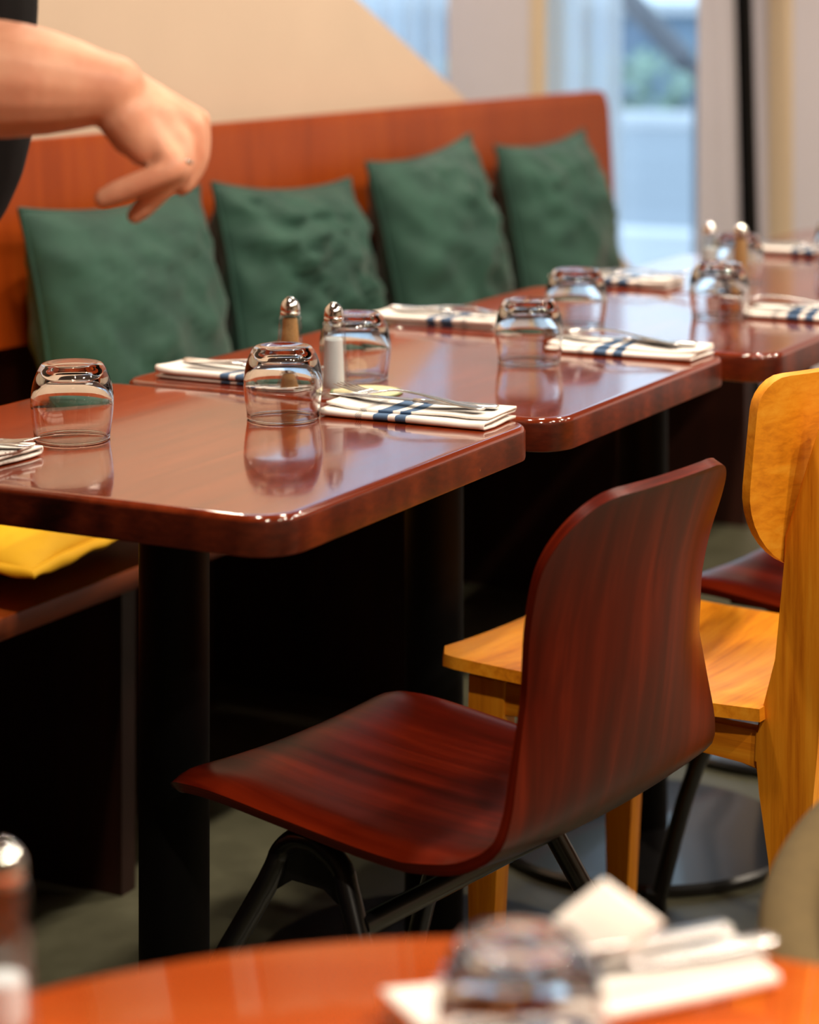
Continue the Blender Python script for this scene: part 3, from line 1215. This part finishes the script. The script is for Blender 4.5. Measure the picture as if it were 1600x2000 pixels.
def place(root, key, loc, rot, label):
    if not used[key]:
        used[key] = True
        o = root
        o['label'] = label
    else:
        o = dup(root, loc, 0, label)
    o.location = loc
    o.rotation_euler = rot
    return o


def setting(p, r, ang, where, seed, short, fork=(0.0, 0.0, 0.0), knife=(0.0, 0.0, 0.0), ztop=TOP, world=None, length=0.2, width=0.086, cut=True):
    """napkin whose start end sits at (p, r); ang: its direction in the (r, p) frame; fork / knife: local x, y, yaw of the handle end"""
    base = (L(p, r, ztop) if world is None else world) + Vector((0, 0, 0.0004))
    v, f = napkin_geo(seed, length, width)
    rz = ROT + ang if world is None else ang
    t = mesh_obj('napkin', v, f, M['napkin'], None, angle=None, loc=base, rot=(0, 0, rz))
    tag(t, where, 'napkin', 'folded striped napkins')
    if not cut:
        return t
    m = Matrix.Translation(base) @ Matrix.Rotation(rz, 4, 'Z')
    for key, root, (lx, ly, yaw, tilt, dz) in (('knife', knife0, knife), ('fork', fork0, fork)):
        loc = m @ Vector((lx, ly, 0.0135 + dz))
        place(root, key, loc, (0, tilt, rz + yaw), key + ' on the napkin ' + short)
    return t


# chair-side places: the napkin runs towards the chair side; local x from bench side to chair side
CH = -pi / 2          # along -p
BE = pi / 2
FK = (0.168, 0.016, pi + 0.12, 0.0, 0.0045)
KN = (0.188, 0.006, pi - 0.10, 0.0, 0.0)
setting(0.238, 0.505, CH + 0.02, 'folded white napkin with blue bands at the near right corner of the first table', 1.0, 'at the near right corner of the first table', (0.184, -0.012, pi - 0.15, -0.012, 0.0034), (0.190, 0.012, pi + 0.03, 0.0, 0.0))
setting(0.212, 1.047, CH + 0.02, 'folded white napkin with blue bands at the right corner of the middle table', 5.0, 'at the right corner of the middle table', (0.172, -0.010, pi - 0.16, -0.015, 0.0034), (0.188, 0.010, pi + 0.03, 0.0, 0.0))
setting(0.098, 1.478, CH + 0.02, 'folded white napkin with blue bands right of the tumbler, above the honey coloured chair', 8.0, 'right of the tumbler, above the honey coloured chair', (0.135, 0.012, pi - 0.02, 0.0, 0.0045), (0.156, 0.004, pi + 0.05, 0.0, 0.0), length=0.165)
# bench-side places
setting(0.345, 0.632, BE, 'folded white napkin at the bench edge between two tumblers, before the palest cushion', 11.0, 'at the bench edge before the palest cushion', (0.17, 0.014, pi + 0.05, 0.0, 0.0045), (0.19, -0.01, pi - 0.03, 0.0, 0.0))
setting(0.355, 1.185, BE, 'folded white napkin at the bench edge in front of the second and third cushion', 14.0, 'in front of the second and third cushion', (0.17, 0.014, pi + 0.05, 0.0, 0.0045), (0.19, -0.01, pi - 0.03, 0.0, 0.0))
setting(0.315, 1.725, BE + 0.05, 'folded white napkin in front of the last cushion, behind a tumbler', 17.0, 'in front of the last cushion', (0.17, 0.014, pi + 0.05, 0.0, 0.0045), (0.19, -0.01, pi - 0.03, 0.0, 0.0))
setting(0.19, 2.285, BE, 'folded white napkin on the farthest table at the right edge', 20.0, 'on the farthest table at the right edge', (0.17, 0.014, pi + 0.05, 0.0, 0.0045), (0.19, -0.01, pi - 0.03, 0.0, 0.0))
setting(0.375, 0.098, BE, 'folded white napkin cut off by the left edge, beside the left tumbler', 23.0, 'cut off by the left edge of the picture', (0.17, 0.014, pi + 0.05, 0.0, 0.0045), (0.19, -0.01, pi - 0.03, 0.0, 0.0))


# =================================================================== BROWN PLYWOOD CHAIRS
def ply_chair(label, loc, rz):
    """local +x = facing direction, +y = left"""
    t = thing('plywood_chair', label, 'chair', loc, rz, 'dark red brown moulded plywood chairs')
    prof = [(0.212, 0.426), (0.205, 0.438), (0.185, 0.4425), (0.14, 0.442), (0.06, 0.435), (-0.04, 0.427), (-0.11, 0.426), (-0.155, 0.431), (-0.188, 0.449), (-0.210, 0.482),
            (-0.222, 0.53), (-0.229, 0.58), (-0.232, 0.63), (-0.236, 0.68), (-0.246, 0.725), (-0.257, 0.757), (-0.263, 0.768)]
    pp_ = [(q.x, q.z) for q in smooth_path([(a, 0, b) for a, b in prof], 8)]
    # arc length, resampled with close rows at the rounded ends
    s = [0.0]
    for a, b in zip(pp_, pp_[1:]):
        s.append(s[-1] + sqrt((a[0] - b[0]) ** 2 + (a[1] - b[1]) ** 2))
    T = s[-1]
    RF, RB = 0.035, 0.078
    ss = [RF * (1 - cos(pi / 2 * k / 10)) for k in range(10)] + [RF + (T - RF - RB) * k / 60 for k in range(60)] + [T - RB + RB * sin(pi / 2 * k / 16) for k in range(17)]

    def at_s(d):
        for k in range(len(s) - 1):
            if d <= s[k + 1] or k == len(s) - 2:
                t_ = (d - s[k]) / max(1e-9, s[k + 1] - s[k])
                return (pp_[k][0] + (pp_[k + 1][0] - pp_[k][0]) * t_, pp_[k][1] + (pp_[k + 1][1] - pp_[k][1]) * t_)
    pp_, s = [at_s(d) for d in ss], ss
    grid = []
    mcol = 28
    for (x, z), d in zip(pp_, s):
        hw = 0.190
        back = min(1, max(0, (z - 0.46) / 0.12)) if x < 0 else 0.0
        hw -= 0.036 * back
        top = min(1, max(0, (z - 0.64) / 0.12)) if x < 0 else 0
        hw += 0.006 * top

        def corner(dist, R):
            if dist >= R:
                return 0.0
            return R - sqrt(max(0, R * R - (R - dist) ** 2))
        hw -= corner(d, RF)
        hw -= corner(T - d, RB)
        row = []
        for j in range(mcol + 1):
            u = 2 * j / mcol - 1
            y = u * hw
            seatdish = 0.010 * (1 - u * u) * (1 - back)
            roll = -0.010 * max(0, abs(u) - 0.8) ** 2 * 25 * (1 - back) * min(1, max(0, (x + 0.17) / 0.08)) if x > -0.17 else 0
            wrap = 0.030 * (min(1.2, abs(y) / 0.156) ** 2.2) * back * (1 - 0.55 * top)
            row.append(Vector((x + wrap, y, z - seatdish + roll)))
        grid.append(row)
    v, f = shell_geo(grid, 0.0105)
    so = mesh_obj('seat_shell', v, f, M['chair_brown'], t, angle=50)
    at = so.data.attributes.new('grain', 'FLOAT_VECTOR', 'POINT')
    nrow = len(grid)
    vals = []
    for side in (0, 1):
        for i in range(nrow):
            for j in range(mcol + 1):
                vals += [ss[i], grid[i][j].y + 0.06 * noise.noise(Vector((ss[i] * 3, grid[i][j].y * 3, 1.0))), 0.3 * side]
    at.data.foreach_set('vector', vals)
    for sgn in (-1, 1):
        y = sgn * 0.145
        yo = sgn * 0.182
        arch = [(0.225, yo + sgn * 0.01, 0.012), (0.122, yo, 0.20), (0.048, y + sgn * 0.006, 0.355), (0.036, y, 0.385), (0.018, y, 0.401), (0.000, y, 0.404), (-0.018, y, 0.401), (-0.042, y, 0.384), (-0.058, y + sgn * 0.006, 0.355), (-0.145, yo, 0.20), (-0.245, yo + sgn * 0.01, 0.012)]
        arch = [(a + (0.05 if c > 0.1 else 0.0), b + sgn * 0.012, c - (0.004 if c > 0.3 else 0)) for a, b, c in arch]
        tube('leg_frame', smooth_path(arch, 4), 0.0115, M['black'], t, 12)
        # gusset plate in the arch
        prism('gusset', [(a + 0.05, b - 0.004) for a, b in [(0.045, 0.345), (0.034, 0.384), (0.018, 0.396), (-0.006, 0.396), (-0.032, 0.384), (-0.05, 0.345), (-0.02, 0.362), (0.02, 0.362)]], y + sgn * 0.012 - 0.003, y + sgn * 0.012 + 0.003, M['black'], t, 'y')
        for fx in (0.2275, -0.2475):
            lathe('foot_cap', [(0.0, 0.0), (0.013, 0.0), (0.0145, 0.004), (0.0145, 0.024), (0.0, 0.026)], M['black'], t, 16, loc=(fx, yo + sgn * 0.0225, 0))
    tube('stretcher', [(-0.020, -0.165, 0.335), (-0.020, 0.165, 0.335)], 0.011, M['black'], t, 12)
    tube('cross_bar', [(0.062, -0.157, 0.398), (0.062, 0.157, 0.398)], 0.0105, M['black'], t, 12)
    box('seat_bracket', -0.12, 0.15, -0.14, 0.14, 0.4075, 0.4115, M['black'], t)
    return t


FAC = atan2(0.604, -0.798)
ply_chair('dark red brown plywood chair pushed under the nearest table', (0.037, 2.357, 0), FAC)
dup(bpy.data.objects['plywood_chair'], (0.635, 3.15, 0), FAC + radians(2), 'dark brown plywood chair of which only the seat shows past the honey chair')

# =================================================================== HONEY OAK CHAIR
oc = thing('oak_chair', 'honey coloured oak chair with a curved plywood backrest at the right', 'chair', (0.316, 2.760, 0), atan2(0.554, -0.834))
# seat: dished plywood
grid = []
for i in range(25):
    a = i / 24
    x = 0.215 - 0.415 * a
    hw = 0.205 - 0.012 * a
    c0 = 0.03
    if x > 0.215 - c0:
        hw -= c0 - sqrt(max(0, c0 * c0 - (x - 0.215 + c0) ** 2))
    row = []
    for j in range(25):
        u = 2 * j / 24 - 1
        z = 0.452 - 0.020 * (1 - u * u) * sin(pi * min(1, a * 0.9 + 0.1)) - 0.006 * sin(pi * a)
        row.append(Vector((x, u * hw, z)))
    grid.append(row)
v, f = shell_geo(grid, 0.014)
mesh_obj('seat', v, f, M['oak_y'], oc, angle=50)
# backrest panel
zl, zh = 0.608, 0.820
grid = []
for i in range(33):
    u = sin(pi / 2 * (2 * i / 32 - 1))
    hw = 0.225
    y = u * hw
    d = (1 - abs(u)) * hw

    def cut(dist, R, pw=2.0):
        if dist >= R:
            return 0.0
        return R - (max(0, R ** pw - (R - dist) ** pw)) ** (1 / pw)
    top = zh - cut(d, 0.035)
    bot = zl + cut(d, 0.10, 2.0) * 0.95 - 0.008 * (1 - u * u)
    row = []
    for j in range(15):
        z = bot + (top - bot) * j / 14
        x = -0.245 + 0.055 * abs(u) ** 2 - (z - zl) * 0.10
        row.append(Vector((x, y, z)))
    grid.append(row)
v, f = shell_geo(grid, 0.013)
mesh_obj('backrest', v, f, M['oak_y'], oc, angle=50)
post = [(-0.268, 0.786), (-0.222, 0.645), (-0.222, 0.611), (-0.216, 0.511), (-0.203, 0.462), (-0.188, 0.43), (-0.186, 0.397), (-0.197, 0.365), (-0.204, 0.293), (-0.228, 0.0), (-0.258, 0.0), (-0.252, 0.293), (-0.256, 0.37), (-0.262, 0.43), (-0.266, 0.511), (-0.272, 0.64), (-0.276, 0.786)]
for sgn in (-1, 1):
    prism('rear_leg', post, sgn * 0.166 - 0.014, sgn * 0.166 + 0.014, M['oak'], oc, 'y', bevel=0.004)
    fl_ = [(0.178, 0.432), (0.128, 0.432), (0.134, 0.30), (0.150, 0.0), (0.176, 0.0), (0.18, 0.30)]
    prism('front_leg', fl_, sgn * 0.166 - 0.014, sgn * 0.166 + 0.014, M['oak'], oc, 'y', bevel=0.003)
    ap = [(-0.20, 0.430), (-0.20, 0.385), (-0.17, 0.392), (-0.10, 0.396), (0.10, 0.396), (0.134, 0.39), (0.134, 0.430)]
    prism('side_rail', ap, sgn * 0.166 - 0.010, sgn * 0.166 + 0.010, M['oak_x'], oc, 'y', bevel=0.002)
box('front_rail', 0.14, 0.16, -0.152, 0.152, 0.39, 0.43, M['oak_y'], oc, bevel=0.002)
box('rear_rail', -0.235, -0.215, -0.152, 0.152, 0.38, 0.425, M['oak_y'], oc, bevel=0.002)

# =================================================================== FOREGROUND
FT = 0.66
FC = Vector((0.045, 0.925, 0))
FR = 0.468
ft = thing('round_table', 'out of focus orange red round table in the foreground', 'table', FC)
lathe('tabletop', [(0.0, FT - 0.03), (FR - 0.004, FT - 0.03), (FR, FT - 0.026), (FR, FT - 0.006), (FR - 0.002, FT - 0.002), (FR - 0.006, FT), (0.0, FT)], M['front_table'], ft, 128, angle=60)
lathe('column', [(0.0, 0.02), (0.037, 0.02), (0.037, FT - 0.03), (0.0, FT - 0.03)], M['black_matt'], ft, 32)
lathe('base_disc', [(0.0, 0.0), (0.235, 0.0), (0.24, 0.004), (0.24, 0.012), (0.23, 0.018), (0.05, 0.026), (0.0, 0.026)], M['black'], ft, 64)

g = P(1018, 2114, FT)
tumbler(1018, 2142, 'large blurred upturned tumbler in the foreground on the round table', FT)
s2 = make_shaker('blurred salt shaker cut off at the lower left corner', M['salt'], 0.036)
s2.location = P(6, 2040, FT) + Vector((0, 0, 0.0006))
a_ = P(790, 2030, FT)
b_ = P(1462, 1890, FT)
ang = atan2(b_.y - a_.y, b_.x - a_.x)
fn = setting(0, 0, ang, 'folded white napkin blurred in the foreground behind the big tumbler', 31.0, 'blurred in the foreground', (0.215, 0.016, pi + 0.1, 0, 0.0045), (0.232, -0.006, pi - 0.03, 0.0, 0.0), FT, world=a_, length=(b_ - a_).length, width=0.064)
# second napkin standing up in a peak
pk0 = P(1190, 1945, FT)
grid = []
for i in range(9):
    row = []
    for j in range(9):
        u, v_ = i / 8, j / 8
        x = (u - v_) * 0.033
        y = 0.004 + (u + v_) * 0.014
        z = 0.0130 + (u + v_) * 0.020 + 0.004 * sin(pi * u) * sin(pi * v_)
        row.append(Vector((x, y, z)))
    grid.append(row)
v, f = shell_geo(grid, 0.003)
flap = mesh_obj('folded_corner', v, f, M['napkin'], fn, angle=None)
mi = Matrix.Rotation(-ang, 4, 'Z')
flap.location = mi @ (pk0 - a_)
flap.rotation_euler = (0, 0, -ang)

# olive tub chair behind the round table at the right
tc_c = Vector((0.552, 1.66, 0))
ch = thing('tub_chair', 'blurred olive beige upholstered chair at the lower right edge', 'chair', tc_c, atan2(-0.70, -0.43))
grid = []
for i in range(49):
    a = radians(-128 + 256 * i / 48)         # 0 = back
    row = []
    ca = abs(-128 + 256 * i / 48) / 128
    hgt = 0.655 - 0.12 * ca ** 1.3
    for j in range(13):
        t_ = j / 12
        z = 0.28 + (hgt - 0.28) * t_
        R = 0.245 + 0.035 * t_
        row.append(Vector((-R * cos(a), R * sin(a), z)))
    grid.append(row)
v, f = shell_geo(grid, 0.045)
o = mesh_obj('backrest', v, f, M['fabric_olive'], ch, angle=None)
bv = o.modifiers.new('soft', 'SUBSURF')
bv.levels = bv.render_levels = 1
lathe('seat', [(0.0, 0.30), (0.20, 0.30), (0.215, 0.32), (0.22, 0.39), (0.205, 0.43), (0.15, 0.45), (0.0, 0.455)], M['fabric_olive'], ch, 40)
for k in range(4):
    a = radians(45 + 90 * k)
    tube('leg', [(0.15 * cos(a), 0.15 * sin(a), 0.31), (0.2 * cos(a), 0.2 * sin(a), 0.0)], [0.017, 0.011], M['bench_dark'], ch, 12)


# =================================================================== PERSON
def cone_geo(a, b, ra, rb, seg=16, rings=5):
    """round cone between two points"""
    a, b = Vector(a), Vector(b)
    d = (b - a)
    t = d.normalized() if d.length > 1e-9 else Vector((0, 0, 1))
    u = t.orthogonal().normalized()
    w_ = t.cross(u)
    pts = []
    for k in range(rings):
        an = -pi / 2 + (pi / 2) * k / rings
        pts.append((a + t * ra * sin(an), ra * cos(an)))
    pts.append((a, ra))
    pts.append((b, rb))
    for k in range(1, rings + 1):
        an = (pi / 2) * k / rings
        pts.append((b + t * rb * sin(an), rb * cos(an)))
    verts, faces = [], []
    for c, r in pts:
        r = max(r, 1e-5)
        for k in range(seg):
            an = 2 * pi * k / seg
            verts.append(c + (u * cos(an) + w_ * sin(an)) * r)
    for i in range(len(pts) - 1):
        for k in range(seg):
            k2 = (k + 1) % seg
            faces.append((i * seg + k, i * seg + k2, (i + 1) * seg + k2, (i + 1) * seg + k))
    faces.append(tuple(range(seg))[::-1])
    faces.append(tuple((len(pts) - 1) * seg + k for k in range(seg)))
    return verts, faces


def ell_geo(c, rx, ry, rz, seg=24, rings=14):
    verts, faces = [], []
    c = Vector(c)
    for i in range(rings + 1):
        th_ = pi * i / rings
        for k in range(seg):
            an = 2 * pi * k / seg
            s_ = max(sin(th_), 1e-4)
            verts.append(c + Vector((rx * s_ * cos(an), ry * s_ * sin(an), rz * cos(th_))))
    for i in range(rings):
        for k in range(seg):
            k2 = (k + 1) % seg
            faces.append((i * seg + k, (i + 1) * seg + k, (i + 1) * seg + k2, i * seg + k2))
    faces.append(tuple(range(seg)))
    faces.append(tuple(rings * seg + k for k in range(seg))[::-1])
    return verts, faces


def fuse(name, geos, voxel, mat, parent, smooth_it=6, factor=0.5):
    verts, faces = [], []
    for v, f in geos:
        n = len(verts)
        verts += [tuple(q) for q in v]
        faces += [tuple(i + n for i in q) for q in f]
    me = bpy.data.meshes.new(name)
    me.from_pydata(verts, [], faces)
    bm = bmesh.new()
    bm.from_mesh(me)
    bmesh.ops.recalc_face_normals(bm, faces=bm.faces)
    bm.to_mesh(me)
    bm.free()
    tmp = bpy.data.objects.new(name + '_tmp', me)
    C.objects.link(tmp)
    rm = tmp.modifiers.new('r', 'REMESH')
    rm.mode = 'VOXEL'
    rm.voxel_size = voxel
    sm = tmp.modifiers.new('s', 'SMOOTH')
    sm.iterations = smooth_it
    sm.factor = factor
    dg = bpy.context.evaluated_depsgraph_get()
    out = bpy.data.meshes.new_from_object(tmp.evaluated_get(dg), depsgraph=dg)
    bpy.data.objects.remove(tmp)
    out.name = name
    finish(out, True, None)
    out.materials.clear()
    out.materials.append(mat)
    o = bpy.data.objects.new(name, out)
    link(o, parent)
    return o


HD = 1.86


def H(px, py, dd=0.0):
    D = HD + dd
    return Vector(((px - 800) * D / F_PX, D, CAM_Z - py * D / F_PX))


per = thing('person', 'person in black at the left edge reaching a bare forearm over the table', 'person', (-0.52, 2.0, 0))
inv = Vector((-0.52, 2.0, 0))


def chain(pts, rads):
    q = smooth_path(pts, 4)
    rr = [v.x for v in smooth_path([(r, 0, 0) for r in rads], 4)]
    pts, rads = q, rr
    return [cone_geo(a, b, ra, rb) for a, b, ra, rb in zip(pts, pts[1:], rads, rads[1:])]


G = []
# right arm
sh = Vector((-0.50, 1.885, 1.40))
el = H(-330, 150, 0.02)
wr_ = H(215, 175)
G += chain([Vector((-0.49, 1.95, 1.41)), sh, el], [0.07, 0.056, 0.044])
G += chain([el, H(-150, 150, 0.01), H(20, 156), H(110, 164), H(170, 170), wr_], [0.046, 0.051, 0.0475, 0.0400, 0.0325, 0.029])
G.append(cone_geo(H(195, 158, 0.015), H(368, 232, 0.032), 0.024, 0.0125))
G.append(cone_geo(H(200, 170, 0.0), H(330, 262, 0.01), 0.027, 0.016))
# palm
m5, m4, m3, m2 = H(322, 300, -0.012), H(352, 278, 0.004), H(378, 250, 0.022), H(386, 236, 0.042)
for m_, r_ in ((m5, 0.0105), (m4, 0.0105), (m3, 0.011), (m2, 0.011)):
    G.append(cone_geo(H(235, 190, 0.01), m_, 0.024, r_))
G.append(cone_geo(H(250, 232, -0.002), H(285, 285, -0.004), 0.024, 0.0175))
G.append(cone_geo(H(300, 240, 0.01), H(325, 275, 0.005), 0.022, 0.016))
G.append(ell_geo(H(265, 262, 0.0), 0.022, 0.02, 0.019))
# little finger, ring finger, middle, index
f5 = [m5, H(338, 328, -0.02), H(290, 352, -0.022), H(235, 374, -0.02), H(203, 388, -0.018)]
f4 = [m4, H(356, 325, -0.004), H(322, 362, -0.006), H(286, 399, -0.004), H(264, 421, -0.002)]
f3 = [m3, H(385, 300, 0.02), H(374, 338, 0.018), H(362, 360, 0.016), H(354, 370, 0.014)]
f2 = [m2, H(392, 285, 0.045), H(384, 325, 0.045), H(370, 348, 0.04), H(362, 358, 0.036)]
G += chain(f5, [0.0112, 0.0105, 0.0102, 0.0100, 0.0085])
G += chain(f4, [0.0112, 0.0102, 0.0098, 0.0092, 0.0074])
G += chain(f3, [0.011, 0.0095, 0.0085, 0.0078, 0.006])
G += chain(f2, [0.011, 0.0092, 0.0085, 0.0075, 0.006])
# thumb on the far side
G += chain([H(262, 225, 0.03), H(300, 268, 0.055), H(330, 312, 0.06), H(338, 345, 0.055)], [0.018, 0.0135, 0.0115, 0.0085])
# torso, neck, head
TX, TY = -0.440, 2.0
G.append(ell_geo((TX, TY, 1.22), 0.105, 0.155, 0.23))
G.append(ell_geo((TX - 0.06, TY, 0.94), 0.105, 0.150, 0.16))
G.append(cone_geo((TX - 0.01, TY - 0.11, 1.39), (TX - 0.01, TY + 0.11, 1.39), 0.065, 0.065))
G.append(cone_geo((TX - 0.01, TY, 1.38), (TX + 0.025, TY, 1.54), 0.058, 0.052))
hc = Vector((TX + 0.045, TY, 1.64))
G.append(ell_geo(hc, 0.094, 0.076, 0.115))
G.append(ell_geo(hc + Vector((0.03, 0, -0.06)), 0.058, 0.055, 0.055))
G.append(cone_geo(hc + Vector((0.09, 0, 0.015)), hc + Vector((0.108, 0, -0.022)), 0.007, 0.012))
G.append(cone_geo(hc + Vector((0.084, -0.016, -0.056)), hc + Vector((0.084, 0.016, -0.056)), 0.007, 0.007))
for s_ in (-1, 1):
    G.append(ell_geo(hc + Vector((-0.005, s_ * 0.077, -0.005)), 0.018, 0.008, 0.03))
# left arm hangs down beside the body
lsh = Vector((TX - 0.01, TY + 0.15, 1.39))
G += chain([lsh, Vector((TX - 0.10, TY + 0.19, 1.12)), Vector((TX - 0.10, TY + 0.12, 0.90))], [0.055, 0.042, 0.028])
lw = Vector((TX - 0.10, TY + 0.12, 0.90))
G.append(cone_geo(lw, lw + Vector((0.0, -0.01, -0.08)), 0.027, 0.024))
for k in range(4):
    b0 = lw + Vector((0.024 - 0.016 * k, -0.012, -0.085))
    ln = (0.035, 0.04, 0.037, 0.028)[k]
    G += chain([b0, b0 + Vector((0.002, -0.004, -ln)), b0 + Vector((0.0, -0.016, -2 * ln))], [0.0095, 0.0085, 0.007])
G += chain([lw + Vector((0.02, -0.01, -0.02)), lw + Vector((0.04, -0.02, -0.055)), lw + Vector((0.043, -0.025, -0.09))], [0.014, 0.011, 0.008])
# legs
for s_ in (-1, 1):
    G += chain([Vector((TX - 0.07, TY + s_ * 0.085, 0.90)), Vector((TX - 0.07, TY + s_ * 0.095, 0.48)), Vector((TX - 0.10, TY + s_ * 0.10, 0.09))], [0.085, 0.058, 0.04])
    G += chain([Vector((TX - 0.12, TY + s_ * 0.10, 0.05)), Vector((TX + 0.06, TY + s_ * 0.12, 0.035))], [0.04, 0.03])
G = [([Vector(q) - inv for q in v], f) for v, f in G]
fuse('body', G, 0.0028, M['skin'], per, 7, 0.5)

# clothes
S = []
S.append(ell_geo((TX, TY, 1.22), 0.118, 0.165, 0.235))
S.append(ell_geo((TX - 0.004, TY, 1.14), 0.120, 0.162, 0.17))
S.append(ell_geo((TX - 0.035, TY, 0.95), 0.116, 0.162, 0.14))
S.append(cone_geo((TX - 0.01, TY - 0.11, 1.392), (TX - 0.01, TY + 0.11, 1.392), 0.073, 0.073))
S += chain([Vector((-0.49, 1.95, 1.41)), sh, sh + (el - sh) * 0.62], [0.078, 0.066, 0.06])
S += chain([lsh, lsh + (Vector((TX - 0.10, TY + 0.19, 1.12)) - lsh) * 0.6], [0.064, 0.06])
S = [([Vector(q) - inv for q in v], f) for v, f in S]
fuse('shirt', S, 0.007, M['black_cloth'], per, 10)
T_ = []
T_.append(ell_geo((TX - 0.062, TY, 0.90), 0.118, 0.160, 0.15))
for s_ in (-1, 1):
    T_ += chain([Vector((TX - 0.07, TY + s_ * 0.085, 0.90)), Vector((TX - 0.07, TY + s_ * 0.095, 0.48)), Vector((TX - 0.10, TY + s_ * 0.10, 0.12))], [0.094, 0.07, 0.062])
T_ = [([Vector(q) - inv for q in v], f) for v, f in T_]
fuse('trousers', T_, 0.008, M['trousers'], per, 8)
for s_ in (-1, 1):
    q = [cone_geo((TX - 0.13, TY + s_ * 0.10, 0.046), (TX + 0.075, TY + s_ * 0.122, 0.042), 0.046, 0.041), ]
    q = [([Vector((a.x, a.y, max(a.z, 0.0))) - inv for a in v], f) for v, f in q]
    fuse('shoe', q, 0.006, M['shoe'], per, 4)
hq = [ell_geo(hc + Vector((-0.02, 0, 0.03)), 0.092, 0.085, 0.105), ell_geo(hc + Vector((-0.04, 0, -0.02)), 0.072, 0.081, 0.09)]
fuse('hair', [([Vector(q) - inv for q in v], f) for v, f in hq], 0.006, M['hair'], per, 3)
for s_ in (-1, 1):
    v, f = ell_geo(hc + Vector((0.082, s_ * 0.031, 0.008)) - inv, 0.009, 0.012, 0.008)
    eye = mesh_obj('eye', v, f, M['eye'], per, angle=None)
    v, f = ell_geo(hc + Vector((0.0885, s_ * 0.031, 0.008)) - inv, 0.0035, 0.0052, 0.0052, 14, 8)
    mesh_obj('iris', v, f, M['hair'], eye, angle=None)
    br = [hc + Vector((0.086 - 0.006 * k * k * 0.25, s_ * (0.018 + 0.009 * k), 0.026 + 0.003 * sin(k))) - inv for k in range(4)]
    tube('eyebrow', br, [0.002, 0.0035, 0.0032, 0.0015], M['hair'], per, 6)
# ring on the ring finger
dr = (f4[1] - f4[0]).normalized()
rc = f4[0] + (f4[1] - f4[0]) * 0.92 + Vector((-0.003, -0.004, 0))
u = dr.orthogonal().normalized()
w2 = dr.cross(u)
rp = [rc - inv + (u * cos(k * 2 * pi / 24) + w2 * sin(k * 2 * pi / 24)) * 0.0108 for k in range(26)]
tube('finger_ring', rp, 0.0016, M['silver'], per, 8, angle=None)

# =================================================================== CEILING FITTINGS
def downlight(p, r, label):
    t = thing('ceiling_lamp_or_fill', label, 'lamp', L(p, r, CEIL), 0, 'ceiling downlights')
    lathe('housing', [(0.0, -0.0005), (0.078, -0.0005), (0.078, -0.10), (0.07, -0.10), (0.066, -0.04), (0.0, -0.04)], M['black_matt'], t, 32)
    return t


for k, (p_, r_, e_) in enumerate(LAMPS_AND_FILLS):  # the added fill lamps get an unseen housing too
    downlight(p_, r_, 'unseen black cylindrical housing of a ceiling downlight or added fill lamp')
